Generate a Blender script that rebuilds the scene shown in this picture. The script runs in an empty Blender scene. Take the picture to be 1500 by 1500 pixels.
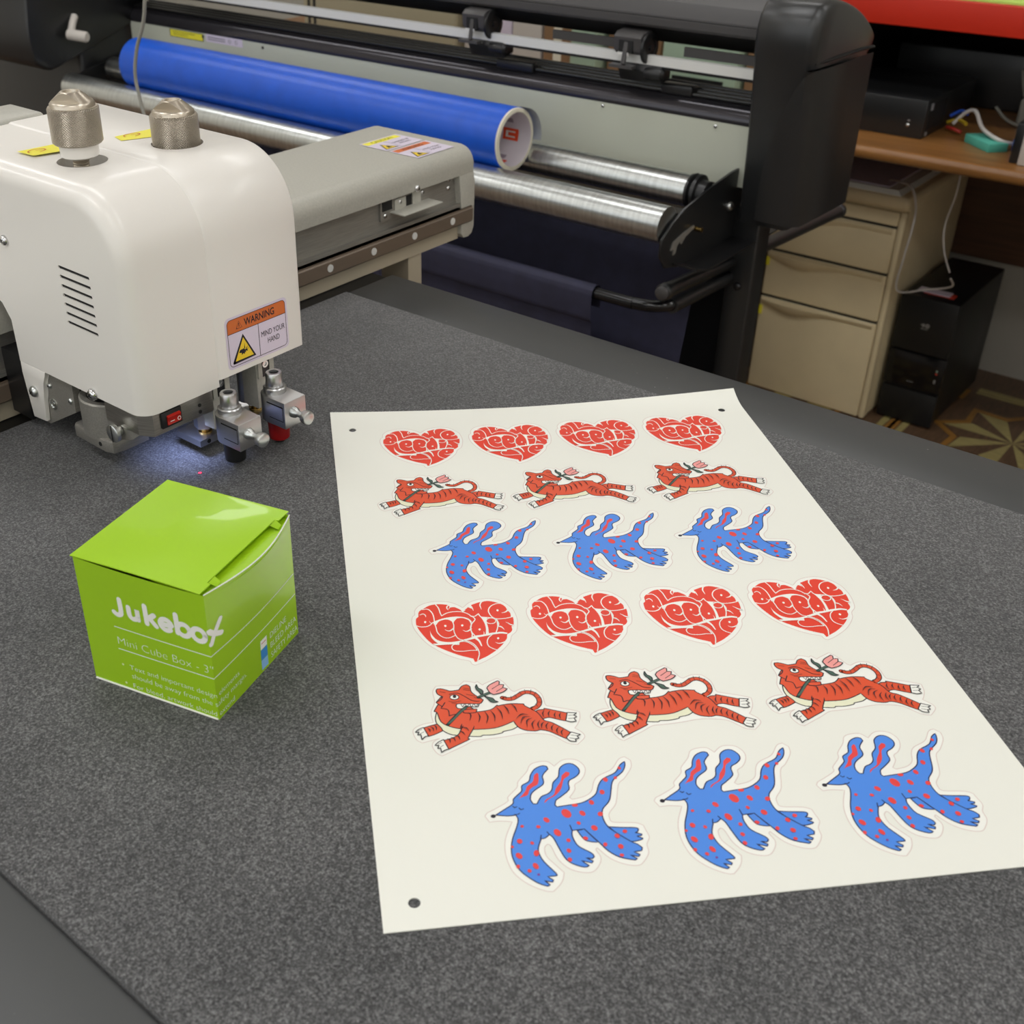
import bpy, bmesh, math, random
from mathutils import Vector, Matrix
from mathutils.geometry import tessellate_polygon
random.seed(7)
SC = bpy.context.scene
COL = SC.collection
# ------------------------------------------------------------------ camera
cam_data = bpy.data.cameras.new('camera')
cam = bpy.data.objects.new('camera', cam_data); COL.objects.link(cam)
YAW, PITCH, ROLL, CAM_H, FPX = 2.278411, -0.545491, -0.0037, 0.389461, 1676.6356
_f = Vector((math.cos(PITCH)*math.cos(YAW), math.cos(PITCH)*math.sin(YAW), math.sin(PITCH)))
_r = Vector((math.sin(YAW), -math.cos(YAW), 0)); _u = _r.cross(_f)
_c, _s = math.cos(ROLL), math.sin(ROLL)
_r2 = _r*_c + _u*_s; _u2 = _u*_c - _r*_s
cam.matrix_world = Matrix(((_r2.x, _u2.x, -_f.x, 0), (_r2.y, _u2.y, -_f.y, 0), (_r2.z, _u2.z, -_f.z, CAM_H), (0, 0, 0, 1)))
cam_data.sensor_width = 36; cam_data.lens = FPX/1500*36
cam_data.shift_x = 122.616/1500; cam_data.shift_y = -30.451/1500
cam_data.clip_start = .02; cam_data.clip_end = 60
cam_data.dof.use_dof = True; cam_data.dof.focus_distance = .72; cam_data.dof.aperture_fstop = 18
SC.camera = cam
# ------------------------------------------------------------------ world, exposure, lights
SC.view_settings.view_transform = 'Standard'; SC.view_settings.look = 'None'
SC.view_settings.exposure = 0.0; SC.view_settings.gamma = 1.0; SC.view_settings.use_curve_mapping = False
w = bpy.data.worlds.new('world'); SC.world = w; w.use_nodes = True
w.node_tree.nodes['Background'].inputs[0].default_value = (.93, .97, 1.0, 1)
w.node_tree.nodes['Background'].inputs[1].default_value = 1.6
CEIL = 1.85
FLOOR = -.95
PANELS = [(x, y) for y in (-2.0, -.5, .9, 2.4) for x in (-3.2, -1.3, .6, 2.4)]
PANEL_W = {-2.0: 4.5, -.5: 6.8, .9: 6.6, 2.4: 5.2}
for i, (px, py) in enumerate(PANELS):
    ld = bpy.data.lights.new('ceiling_panel_light', 'AREA'); ld.shape = 'RECTANGLE'; ld.size = 1.15; ld.size_y = .28
    ld.energy = PANEL_W[py]; ld.color = (.815, .87, .943)
    lo = bpy.data.objects.new('ceiling_panel_light', ld); COL.objects.link(lo); lo.location = (px, py, CEIL-.065)
# sky light through windows added behind the camera as fill (sampling portals)
for wx in (-2.6, -.4, 1.8):
    ld = bpy.data.lights.new('added_window_portal', 'AREA'); ld.shape = 'RECTANGLE'; ld.size = 2.0; ld.size_y = 1.5; ld.energy = 1; ld.cycles.is_portal = True
    lo = bpy.data.objects.new('added_window_portal', ld); COL.objects.link(lo); lo.location = (wx, -2.62, .85); lo.rotation_euler = (math.radians(90), 0, 0)
# blue-white inspection lamp under the machine head and the red laser pointer
ld = bpy.data.lights.new('head_lamp', 'SPOT'); ld.energy = .14; ld.color = (.42, .52, 1.0); ld.spot_size = math.radians(130); ld.spot_blend = .8; ld.shadow_soft_size = .006
lo = bpy.data.objects.new('head_lamp', ld); COL.objects.link(lo); lo.location = (-.578, .417, .030)
ld = bpy.data.lights.new('laser_light', 'SPOT'); ld.energy = .02; ld.color = (1, .02, .08); ld.spot_size = math.radians(7); ld.spot_blend = .5; ld.shadow_soft_size = .0005
lo = bpy.data.objects.new('laser_light', ld); COL.objects.link(lo); lo.location = (-.566, .412, .034)
lo.rotation_euler = (Vector((-.5501, .4064, 0))-Vector((-.566, .412, .034))).to_track_quat('-Z', 'Y').to_euler()

# ------------------------------------------------------------------ materials
def lin(c):
    c = c/255.0
    return c/12.92 if c <= .04045 else ((c+.055)/1.055)**2.4
def rgb(t): return (lin(t[0]), lin(t[1]), lin(t[2]), 1)
def mat(name, col, rough=.5, metal=0.0, noise=0, nscale=200, bump=0, bscale=400, spec=.5, coat=0, trans=0, stretch=None, lo=None):
    m = bpy.data.materials.new(name); m.use_nodes = True
    nt = m.node_tree; b = nt.nodes['Principled BSDF']
    b.inputs['Base Color'].default_value = rgb(col); b.inputs['Roughness'].default_value = rough
    b.inputs['Metallic'].default_value = metal; b.inputs['Specular IOR Level'].default_value = spec
    b.inputs['Coat Weight'].default_value = coat
    if trans: b.inputs['Transmission Weight'].default_value = trans
    if noise or bump:
        tc = nt.nodes.new('ShaderNodeTexCoord'); mp = nt.nodes.new('ShaderNodeMapping')
        nt.links.new(tc.outputs['Object'], mp.inputs[0])
        if stretch: mp.inputs['Scale'].default_value = stretch
    if noise:
        n = nt.nodes.new('ShaderNodeTexNoise'); n.inputs['Scale'].default_value = nscale; n.inputs['Detail'].default_value = 4
        nt.links.new(mp.outputs[0], n.inputs['Vector'])
        r = nt.nodes.new('ShaderNodeValToRGB'); nt.links.new(n.outputs['Fac'], r.inputs[0])
        a = lo if lo else tuple(max(0, c*(1-noise)) for c in col); d = tuple(min(255, c*(1+noise)) for c in col)
        r.color_ramp.elements[0].position = .3; r.color_ramp.elements[1].position = .7
        r.color_ramp.elements[0].color = rgb(a); r.color_ramp.elements[1].color = rgb(d)
        nt.links.new(r.outputs[0], b.inputs['Base Color'])
    if bump:
        n2 = nt.nodes.new('ShaderNodeTexNoise'); n2.inputs['Scale'].default_value = bscale; n2.inputs['Detail'].default_value = 3
        nt.links.new(mp.outputs[0], n2.inputs['Vector'])
        bp = nt.nodes.new('ShaderNodeBump'); bp.inputs['Strength'].default_value = bump; bp.inputs['Distance'].default_value = .0006
        nt.links.new(n2.outputs['Fac'], bp.inputs['Height']); nt.links.new(bp.outputs[0], b.inputs['Normal'])
    return m
def emis(name, col, s):
    m = bpy.data.materials.new(name); m.use_nodes = True
    b = m.node_tree.nodes['Principled BSDF']; b.inputs['Base Color'].default_value = rgb(col)
    b.inputs['Emission Color'].default_value = rgb(col); b.inputs['Emission Strength'].default_value = s
    return m
def felt():
    m = bpy.data.materials.new('grey_felt'); m.use_nodes = True; nt = m.node_tree; b = nt.nodes['Principled BSDF']
    tc = nt.nodes.new('ShaderNodeTexCoord')
    n = nt.nodes.new('ShaderNodeTexNoise'); n.inputs['Scale'].default_value = 850; n.inputs['Detail'].default_value = 3; n.inputs['Roughness'].default_value = .65
    n.inputs['Distortion'].default_value = .2
    n2 = nt.nodes.new('ShaderNodeTexNoise'); n2.inputs['Scale'].default_value = 14; n2.inputs['Detail'].default_value = 4
    for q in (n, n2): nt.links.new(tc.outputs['Object'], q.inputs['Vector'])
    r = nt.nodes.new('ShaderNodeValToRGB'); r.color_ramp.elements[0].position = .28; r.color_ramp.elements[1].position = .74
    r.color_ramp.elements[0].color = rgb((44, 44, 45)); r.color_ramp.elements[1].color = rgb((134, 134, 134))
    e = r.color_ramp.elements.new(.5); e.color = rgb((82, 82, 82))
    nt.links.new(n.outputs['Fac'], r.inputs[0])
    r2 = nt.nodes.new('ShaderNodeValToRGB'); r2.color_ramp.elements[0].position = .35; r2.color_ramp.elements[1].position = .65
    r2.color_ramp.elements[0].color = (.86, .86, .86, 1); r2.color_ramp.elements[1].color = (1.06, 1.05, 1.05, 1)
    nt.links.new(n2.outputs['Fac'], r2.inputs[0])
    mx = nt.nodes.new('ShaderNodeMixRGB'); mx.blend_type = 'MULTIPLY'; mx.inputs[0].default_value = 1
    nt.links.new(r.outputs[0], mx.inputs[1]); nt.links.new(r2.outputs[0], mx.inputs[2]); nt.links.new(mx.outputs[0], b.inputs['Base Color'])
    b.inputs['Roughness'].default_value = .95; b.inputs['Specular IOR Level'].default_value = .15
    b.inputs['Sheen Weight'].default_value = .15
    bp = nt.nodes.new('ShaderNodeBump'); bp.inputs['Strength'].default_value = .5; bp.inputs['Distance'].default_value = .0006
    nt.links.new(n.outputs['Fac'], bp.inputs['Height']); nt.links.new(bp.outputs[0], b.inputs['Normal'])
    return m
def speckle(name, col, rough, spk, thr=.74, scale=160, amt=.35):
    m = mat(name, col, rough); nt = m.node_tree; b = nt.nodes['Principled BSDF']
    tc = nt.nodes.new('ShaderNodeTexCoord'); n = nt.nodes.new('ShaderNodeTexNoise'); n.inputs['Scale'].default_value = scale; n.inputs['Detail'].default_value = 6
    nt.links.new(tc.outputs['Object'], n.inputs['Vector'])
    r = nt.nodes.new('ShaderNodeValToRGB'); r.color_ramp.elements[0].position = thr; r.color_ramp.elements[1].position = thr+.03
    r.color_ramp.elements[0].color = rgb(col); r.color_ramp.elements[1].color = rgb(spk)
    nt.links.new(n.outputs['Fac'], r.inputs[0]); nt.links.new(r.outputs[0], b.inputs['Base Color'])
    return m
def knurl(name, col):
    m = mat(name, col, .3, 1.0); nt = m.node_tree; b = nt.nodes['Principled BSDF']
    tc = nt.nodes.new('ShaderNodeTexCoord'); sp = nt.nodes.new('ShaderNodeSeparateXYZ'); nt.links.new(tc.outputs['Object'], sp.inputs[0])
    at = nt.nodes.new('ShaderNodeMath'); at.operation = 'ARCTAN2'; nt.links.new(sp.outputs[1], at.inputs[0]); nt.links.new(sp.outputs[0], at.inputs[1])
    def mth(op, a, bb):
        n = nt.nodes.new('ShaderNodeMath'); n.operation = op
        for i, v in enumerate((a, bb)):
            if v is None: continue
            if isinstance(v, (int, float)): n.inputs[i].default_value = v
            else: nt.links.new(v, n.inputs[i])
        return n.outputs[0]
    az = mth('MULTIPLY', at.outputs[0], 60.0); zz = mth('MULTIPLY', sp.outputs[2], 3900.0)
    s1 = mth('SINE', mth('ADD', az, zz), None); s2 = mth('SINE', mth('SUBTRACT', az, zz), None)
    h = mth('MAXIMUM', s1, s2)
    bp = nt.nodes.new('ShaderNodeBump'); bp.inputs['Strength'].default_value = 1; bp.inputs['Distance'].default_value = .0006
    nt.links.new(h, bp.inputs['Height']); nt.links.new(bp.outputs[0], b.inputs['Normal'])
    return m
def wood(name, c1, c2, rough=.4, sc=(2, 40, 40)):
    m = mat(name, c1, rough, 0, .0); nt = m.node_tree; b = nt.nodes['Principled BSDF']
    tc = nt.nodes.new('ShaderNodeTexCoord'); mp = nt.nodes.new('ShaderNodeMapping'); mp.inputs['Scale'].default_value = sc
    n = nt.nodes.new('ShaderNodeTexNoise'); n.inputs['Scale'].default_value = 3; n.inputs['Detail'].default_value = 5
    nt.links.new(tc.outputs['Object'], mp.inputs[0]); nt.links.new(mp.outputs[0], n.inputs['Vector'])
    r = nt.nodes.new('ShaderNodeValToRGB'); r.color_ramp.elements[0].position = .3; r.color_ramp.elements[1].position = .7
    r.color_ramp.elements[0].color = rgb(c1); r.color_ramp.elements[1].color = rgb(c2)
    nt.links.new(n.outputs['Fac'], r.inputs[0]); nt.links.new(r.outputs[0], b.inputs['Base Color'])
    return m
M = {}
def defs():
    M['felt'] = felt()
    M['rim'] = speckle('table_rim_grey', (60, 61, 61), .38, (150, 150, 148), .735, 230)
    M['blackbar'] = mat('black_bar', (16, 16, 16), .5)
    M['white'] = mat('white_enamel', (230, 226, 219), .3, coat=.08)
    M['greypaint'] = mat('grey_powder_coat', (176, 174, 164), .38, noise=.03, nscale=500)
    M['alu'] = mat('brushed_aluminium', (176, 172, 164), .36, 1, noise=.08, nscale=60, stretch=(1, 1, 30))
    M['aluh'] = mat('anodised_aluminium', (150, 147, 140), .45, .55, noise=.06, nscale=50, stretch=(30, 1, 30))
    M['satin'] = mat('satin_aluminium', (196, 196, 196), .3, 1)
    M['steel'] = mat('zinc_steel', (205, 208, 206), .3, 1, noise=.06, nscale=30, stretch=(8, 1, 1))
    M['chrome'] = mat('chrome', (215, 215, 215), .12, 1)
    M['nickel'] = mat('nickel', (200, 190, 174), .32, 1)
    M['knurl'] = knurl('knurled_nickel', (190, 180, 165))
    M['brass'] = mat('brass', (180, 150, 90), .25, 1)
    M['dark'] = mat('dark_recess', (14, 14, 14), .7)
    M['black'] = mat('black_plastic', (26, 26, 27), .35)
    M['blackm'] = mat('black_powder_coat', (27, 28, 29), .34, bump=.15, bscale=900, spec=.7)
    M['blackg'] = mat('glossy_black', (20, 20, 22), .14)
    M['greyplastic'] = mat('dark_grey_plastic', (66, 64, 64), .45)
    M['rail'] = mat('rail_bronze', (116, 102, 88), .35, .25, noise=.05, nscale=20, stretch=(1, .1, 1))
    M['beige'] = mat('beige_paint', (172, 162, 142), .5)
    M['railgrey'] = mat('dark_slide', (60, 60, 62), .3, .8)
    M['redcap'] = mat('red_plastic', (150, 14, 18), .35)
    M['switch'] = mat('red_switch', (176, 34, 24), .25)
    M['ink'] = mat('black_ink', (22, 18, 30), .6)
    M['black_ink'] = M['ink']
    M['lilac'] = mat('label_lilac', (214, 204, 220), .35)
    M['orangelab'] = mat('label_orange', (206, 106, 44), .4)
    M['yellab'] = mat('label_yellow', (232, 198, 36), .4)
    M['yellow'] = mat('label_bright_yellow', (236, 226, 60), .45)
    M['redpen'] = mat('label_red', (200, 60, 40), .5)
    M['paper'] = mat('sheet_white', (229, 229, 219), .42)
    M['film'] = mat('sticker_film_white', (235, 235, 227), .34)
    M['cutline'] = mat('kiss_cut_line', (214, 200, 192), .6)
    M['red'] = mat('print_red', (221, 52, 24), .4)
    M['spot'] = mat('print_spot_red', (222, 62, 60), .4)
    M['purple'] = mat('print_purple', (130, 50, 140), .4)
    M['orange'] = mat('print_orange', (216, 76, 36), .4)
    M['cream'] = mat('print_cream', (226, 226, 196), .4)
    M['pink'] = mat('print_pink', (232, 152, 146), .4)
    M['green'] = mat('print_green', (62, 92, 78), .4)
    M['blue'] = mat('print_blue', (70, 133, 222), .4)
    M['navy'] = mat('print_navy', (22, 22, 70), .5)
    M['pwhite'] = mat('print_white', (234, 234, 226), .4)
    M['box'] = mat('lime_card', (156, 200, 24), .26, coat=.25)
    M['boxw'] = mat('card_white_edge', (235, 235, 225), .6)
    M['bprint'] = mat('box_print_white', (238, 238, 230), .35)
    M['bpale'] = mat('box_print_pale', (214, 228, 160), .35)
    M['bblue'] = mat('box_print_blue', (60, 140, 210), .4)
    M['bsky'] = mat('box_print_sky', (140, 190, 235), .4)
    M['bluefilm'] = mat('blue_vinyl', (14, 84, 200), .36, noise=.03, nscale=40)
    M['core'] = mat('core_card', (222, 216, 196), .7)
    M['corein'] = mat('core_paper', (214, 206, 212), .6)
    M['corered'] = mat('core_print_orange', (226, 76, 36), .5)
    M['corepur'] = mat('core_print_grey', (150, 138, 150), .5)
    M['liner'] = mat('liner_paper', (165, 168, 172), .4)
    M['panel'] = mat('plotter_panel', (192, 195, 180), .42, bump=.2, bscale=300)
    M['platen'] = mat('platen_gloss', (62, 60, 64), .16, .6)
    M['silver'] = mat('silver_bar', (226, 226, 222), .4, .2)
    M['cloth'] = mat('navy_cloth', (44, 44, 66), .75, noise=.08, nscale=40, bump=.3, bscale=1200)
    M['clothlit'] = mat('navy_cloth_lit', (84, 84, 118), .5)  # highlight tone of the navy cloth kept as a lighter copy
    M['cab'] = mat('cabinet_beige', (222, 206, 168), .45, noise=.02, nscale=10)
    M['pc'] = mat('pc_black', (20, 21, 22), .4)
    M['pcg'] = mat('pc_black_gloss', (14, 14, 15), .15)
    M['logo'] = mat('pc_logo_silver', (170, 170, 170), .3, .5)
    M['desk'] = wood('desk_wood', (122, 82, 42), (160, 112, 62), .3, (1.5, 25, 25))
    M['deskd'] = wood('desk_wood_dark', (70, 46, 32), (92, 62, 42), .5, (1.5, 25, 25))
    M['redshelf'] = mat('red_shelf', (206, 44, 20), .45)
    M['lime'] = mat('lime_paper', (200, 232, 110), .6)
    M['teal'] = mat('teal_foam', (84, 178, 158), .9, bump=.6, bscale=500)
    M['cablew'] = mat('white_cable', (205, 200, 195), .4)
    M['cableg'] = mat('grey_cable', (150, 148, 138), .45)
    M['cableb'] = mat('blue_plastic', (40, 80, 180), .4)
    M['cabley'] = mat('yellow_plastic', (190, 160, 40), .4)
    M['cabler'] = mat('red_lead', (170, 50, 40), .4)
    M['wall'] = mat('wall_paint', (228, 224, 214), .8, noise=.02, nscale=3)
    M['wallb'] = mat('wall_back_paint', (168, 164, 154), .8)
    M['ceil'] = mat('ceiling_paint', (236, 234, 228), .85)
    M['cardboard'] = mat('cardboard', (140, 108, 76), .8, noise=.05, nscale=20)
    M['mint'] = mat('mint_plastic', (160, 182, 160), .4)
    M['offwhite'] = mat('off_white_card', (200, 194, 186), .6)
    M['taupe'] = mat('taupe_plastic', (170, 162, 136), .5)
    M['lightw'] = emis('panel_diffuser', (255, 244, 226), 3.0)
    M['flight'] = mat('floor_light_wood', (178, 164, 108), .35, noise=.08, nscale=30, stretch=(1, 8, 1))
    M['fdark'] = mat('floor_dark_wood', (108, 84, 64), .35, noise=.12, nscale=30, stretch=(8, 1, 1))
    M['forange'] = mat('floor_orange_wood', (166, 120, 58), .35, noise=.06, nscale=30)
    M['laser'] = emis('laser_dot', (255, 10, 50), 1.6)
    M['led'] = emis('led_lens', (150, 170, 255), 8)
defs()

# ------------------------------------------------------------------ mesh helpers
class MB:
    def __init__(s): s.v = []; s.f = []; s.mi = []; s.m = []; s.k = 0
    def use(s, name):
        if name not in s.m: s.m.append(name)
        s.k = s.m.index(name); return s
    def add(s, vs, fs):
        o = len(s.v); s.v += [tuple(v) for v in vs]
        for f in fs: s.f.append(tuple(i+o for i in f)); s.mi.append(s.k)
        return s
    def box(s, x0, x1, y0, y1, z0, z1):
        x0, x1 = sorted((x0, x1)); y0, y1 = sorted((y0, y1)); z0, z1 = sorted((z0, z1))
        return s.add([(x0, y0, z0), (x1, y0, z0), (x1, y1, z0), (x0, y1, z0), (x0, y0, z1), (x1, y0, z1), (x1, y1, z1), (x0, y1, z1)],
                     [(0, 3, 2, 1), (4, 5, 6, 7), (0, 1, 5, 4), (1, 2, 6, 5), (2, 3, 7, 6), (3, 0, 4, 7)])
    def rbox(s, x0, x1, y0, y1, z0, z1, r, n=3):
        # bevelled box through bmesh
        bm = bmesh.new(); bmesh.ops.create_cube(bm, size=1)
        for v in bm.verts: v.co = Vector(((x0+x1)/2+v.co.x*abs(x1-x0), (y0+y1)/2+v.co.y*abs(y1-y0), (z0+z1)/2+v.co.z*abs(z1-z0)))
        bmesh.ops.bevel(bm, geom=bm.edges[:], offset=r, segments=n, profile=.5, affect='EDGES')
        return s.bm(bm)
    def bm(s, bm):
        bm.verts.index_update(); s.add([v.co[:] for v in bm.verts], [tuple(v.index for v in f.verts) for f in bm.faces]); bm.free(); return s
    def prism(s, pts, ax, a, b, bevel=0, seg=2):
        """polygon pts in the plane normal to ax, extruded from a to b"""
        def P(p, t): return (t, p[0], p[1]) if ax == 'x' else ((p[0], t, p[1]) if ax == 'y' else (p[0], p[1], t))
        bm = bmesh.new()
        va = [bm.verts.new(P(p, a)) for p in pts]; vb = [bm.verts.new(P(p, b)) for p in pts]
        n = len(pts); fa = bm.faces.new(va); fb = bm.faces.new(list(reversed(vb)))
        for i in range(n): bm.faces.new((va[i], vb[i], vb[(i+1) % n], va[(i+1) % n]))
        if bevel:
            ed = list(fa.edges)+list(fb.edges)
            bmesh.ops.bevel(bm, geom=ed, offset=bevel, segments=seg, profile=.5, affect='EDGES')
        bmesh.ops.recalc_face_normals(bm, faces=bm.faces[:])
        return s.bm(bm)
    def cyl(s, p, q, r, n=24, r2=None, cap=True):
        p = Vector(p); q = Vector(q); d = (q-p).normalized(); r2 = r if r2 is None else r2
        a = d.orthogonal().normalized(); b = d.cross(a); vs = []
        for c, rr in ((p, r), (q, r2)):
            for i in range(n):
                t = 2*math.pi*i/n; vs.append(c+(a*math.cos(t)+b*math.sin(t))*rr)
        fs = [(i, (i+1) % n, n+(i+1) % n, n+i) for i in range(n)]
        if cap: fs += [tuple(reversed(range(n))), tuple(range(n, 2*n))]
        return s.add(vs, fs)
    def lathe(s, c, ax, prof, n=32, caps=True):
        """prof: list of (t, r) along the axis direction ax from c"""
        c = Vector(c); d = Vector(ax).normalized(); a = d.orthogonal().normalized(); b = d.cross(a); vs = []; fs = []
        for t, r in prof:
            for i in range(n):
                th = 2*math.pi*i/n; vs.append(c+d*t+(a*math.cos(th)+b*math.sin(th))*r)
        for k in range(len(prof)-1):
            for i in range(n): fs.append((k*n+i, k*n+(i+1) % n, (k+1)*n+(i+1) % n, (k+1)*n+i))
        if caps and prof[0][1] > 1e-6: fs.append(tuple(reversed(range(n))))
        if caps and prof[-1][1] > 1e-6: fs.append(tuple(range((len(prof)-1)*n, len(prof)*n)))
        return s.add(vs, fs)
    def tube(s, pts, r, n=10, sm=True):
        P = [Vector(p) for p in pts]
        if sm and len(P) > 2: P = spline3(P)
        vs = []; fs = []; prev = None
        for i, p in enumerate(P):
            d = (P[min(i+1, len(P)-1)]-P[max(i-1, 0)]).normalized()
            a = d.orthogonal().normalized() if prev is None else (prev-d*prev.dot(d)).normalized()
            prev = a; b = d.cross(a)
            for k in range(n): t = 2*math.pi*k/n; vs.append(p+(a*math.cos(t)+b*math.sin(t))*r)
        for i in range(len(P)-1):
            for k in range(n): fs.append((i*n+k, i*n+(k+1) % n, (i+1)*n+(k+1) % n, (i+1)*n+k))
        fs += [tuple(reversed(range(n))), tuple(range((len(P)-1)*n, len(P)*n))]
        return s.add(vs, fs)
    def grid(s, fn, nu, nv, thick=0):
        vs = [fn(i/nu, j/nv) for j in range(nv+1) for i in range(nu+1)]
        fs = [(j*(nu+1)+i, j*(nu+1)+i+1, (j+1)*(nu+1)+i+1, (j+1)*(nu+1)+i) for j in range(nv) for i in range(nu)]
        return s.add(vs, fs)
    def build(s, name, parent=None, mats=None, smooth=40, loc=None, off=None, kind=None):
        me = bpy.data.meshes.new(name)
        vs = s.v if off is None else [(v[0]-off[0], v[1]-off[1], v[2]-off[2]) for v in s.v]
        me.from_pydata(vs, [], s.f)
        for k in (mats or s.m): me.materials.append(M[k])
        if s.m: me.polygons.foreach_set('material_index', s.mi)
        me.update()
        if smooth:
            me.polygons.foreach_set('use_smooth', [True]*len(me.polygons)); me.set_sharp_from_angle(angle=math.radians(smooth))
        o = bpy.data.objects.new(name, me); COL.objects.link(o)
        if parent: o.parent = parent
        if loc: o.location = loc
        if kind: o['kind'] = kind
        return o
def spline3(P, k=6):
    out = []
    for i in range(len(P)-1):
        p0 = P[max(i-1, 0)]; p1 = P[i]; p2 = P[i+1]; p3 = P[min(i+2, len(P)-1)]
        for j in range(k):
            t = j/k
            out.append(.5*((2*p1)+(-p0+p2)*t+(2*p0-5*p1+4*p2-p3)*t*t+(-p0+3*p1-3*p2+p3)*t**3))
    out.append(P[-1]); return out
def empty(name, label, cat, loc=(0, 0, 0), rz=0, group=None):
    o = bpy.data.objects.new(name, None); COL.objects.link(o); o.location = loc; o.rotation_euler = (0, 0, rz); o.empty_display_size = .02
    o['label'] = label; o['category'] = cat
    if group: o['group'] = group
    return o
def tag(o, label, cat, group=None):
    o['label'] = label; o['category'] = cat
    if group: o['group'] = group
    return o
def struct(o): o['kind'] = 'structure'; return o
class Part:
    """builds parts in world coordinates under a thing whose Empty stands at off"""
    def __init__(s, root): s.root = root; s.off = tuple(root.location)
    def __call__(s, name, mb, mats=None, smooth=40, parent=None, label=None, kind=None):
        o = mb.build(name, parent or s.root, mats, smooth, off=s.off, kind=kind)
        if label: o['label'] = label
        return o
def mb(name=None):
    m = MB()
    if name: m.use(name)
    return m

# ------------------------------------------------------------------ flat print (art) helpers
def corner_spline(P, closed=True, k=4, ang=50):
    n = len(P); out = []
    V = [Vector((p[0], p[1])) for p in P]
    def iscorner(i):
        if not closed and i in (0, n-1): return True
        a = V[i]-V[i-1]; b = V[(i+1) % n]-V[i]
        if a.length < 1e-9 or b.length < 1e-9: return True
        return a.angle(b) > math.radians(ang)
    cs = [iscorner(i) for i in range(n)]
    for i in range(n if closed else n-1):
        p1, p2 = V[i], V[(i+1) % n]
        p0 = p1 if cs[i] else V[i-1]; p3 = p2 if cs[(i+1) % n] else V[(i+2) % n]
        for j in range(k):
            t = j/k
            out.append(.5*((2*p1)+(-p0+p2)*t+(2*p0-5*p1+4*p2-p3)*t*t+(-p0+3*p1-3*p2+p3)*t**3))
    if not closed: out.append(V[-1])
    return [(p.x, p.y) for p in out]
def fill2d(m, pts, z):
    tris = tessellate_polygon([[Vector((p[0], p[1], 0)) for p in pts]])
    vs = [(p[0], p[1], z) for p in pts]; fs = []
    for t in tris:
        a, b, c = [pts[i] for i in t]
        cr = (b[0]-a[0])*(c[1]-a[1])-(b[1]-a[1])*(c[0]-a[0])
        if abs(cr) < 1e-14: continue
        fs.append(tuple(t) if cr > 0 else (t[0], t[2], t[1]))
    m.add(vs, fs)
def stroke2d(m, pts, w, z, closed=False, cap=True):
    n = len(pts); W = w if isinstance(w, (list, tuple)) else [w]*n
    if len(W) != n: # interpolate widths along points
        W = [W[0]+(W[-1]-W[0])*0 if len(W) == 1 else W[min(int(i/(n-1)*(len(W)-1)), len(W)-2)]*(1-(i/(n-1)*(len(W)-1) % 1 if i < n-1 else 1))+W[min(int(i/(n-1)*(len(W)-1)), len(W)-2)+1]*((i/(n-1)*(len(W)-1)) % 1 if i < n-1 else 1) for i in range(n)]
    V = [Vector(p) for p in pts]; vs = []; fs = []
    for i in range(n):
        a = V[i-1] if (i > 0 or closed) else V[i]; b = V[(i+1) % n] if (i < n-1 or closed) else V[i]
        d = (b-a); d = d.normalized() if d.length > 1e-12 else Vector((1, 0)); nn = Vector((-d.y, d.x))*W[i]/2
        vs += [(V[i].x+nn.x, V[i].y+nn.y, z), (V[i].x-nn.x, V[i].y-nn.y, z)]
    for i in range(n if closed else n-1):
        j = (i+1) % n; fs.append((2*i+1, 2*j+1, 2*j, 2*i))
    m.add(vs, fs)
    if cap and not closed:
        for i in (0, n-1):
            r = W[i]/2
            if r > 1e-5: m.add([(V[i].x+r*math.cos(t*math.pi/4), V[i].y+r*math.sin(t*math.pi/4), z) for t in range(8)], [tuple(range(8))])
def art(items, z0=0.0, dz=.00003, unit=1.0, names=None, skip=('cut',), mesh=None):
    m = mesh or MB(); z = z0
    names = names or {}
    def nm(c): return names.get(c, c)
    for it in items:
        k, c, pts = it[:3]
        if k in skip: continue
        z += dz; P = [(p[0]*unit, p[1]*unit) for p in pts]
        if k == 'fill': m.use(nm(c)); fill2d(m, corner_spline(P) if len(P) > 4 else P, z)
        elif k == 'poly': m.use(nm(c)); fill2d(m, P, z)
        elif k == 'shape':
            q = corner_spline(P, k=3); m.use(nm(c)); fill2d(m, q, z); m.use(nm(it[3])); stroke2d(m, q+[q[0]], it[4]*unit, z+dz*.5)
        elif k in ('stroke', 'line'):
            w = it[3]; w = [a*unit for a in w] if isinstance(w, (list, tuple)) else w*unit
            q = corner_spline(P, closed=False, k=4, ang=75) if len(P) > 2 else P
            m.use(nm(c)); stroke2d(m, q, w, z)
    return m
def text2d(m, s, x, y, size, matname, z, offset=0.0, align='LEFT', bold=False, shear=0, sx=1.0):
    cu = bpy.data.curves.new('t', 'FONT'); cu.body = s; cu.size = size; cu.align_x = align; cu.offset = offset; cu.shear = shear; cu.resolution_u = 3
    o = bpy.data.objects.new('t', cu); COL.objects.link(o)
    dg = bpy.context.evaluated_depsgraph_get(); me = bpy.data.meshes.new_from_object(o.evaluated_get(dg))
    m.use(matname); m.add([(v.co.x*sx+x, v.co.y+y, z) for v in me.vertices], [tuple(p.vertices) for p in me.polygons])
    bpy.data.objects.remove(o); bpy.data.curves.remove(cu); bpy.data.meshes.remove(me)
def placed(m, Mx):
    """transform the vertices of a mesh builder by a matrix"""
    m.v = [tuple(Mx @ Vector(v)) for v in m.v]; return m
def plane_mx(origin, u, v):
    u = Vector(u); v = Vector(v); n = u.cross(v); o = Vector(origin)
    return Matrix(((u.x, v.x, n.x, o.x), (u.y, v.y, n.y, o.y), (u.z, v.z, n.z, o.z), (0, 0, 0, 1)))
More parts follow.
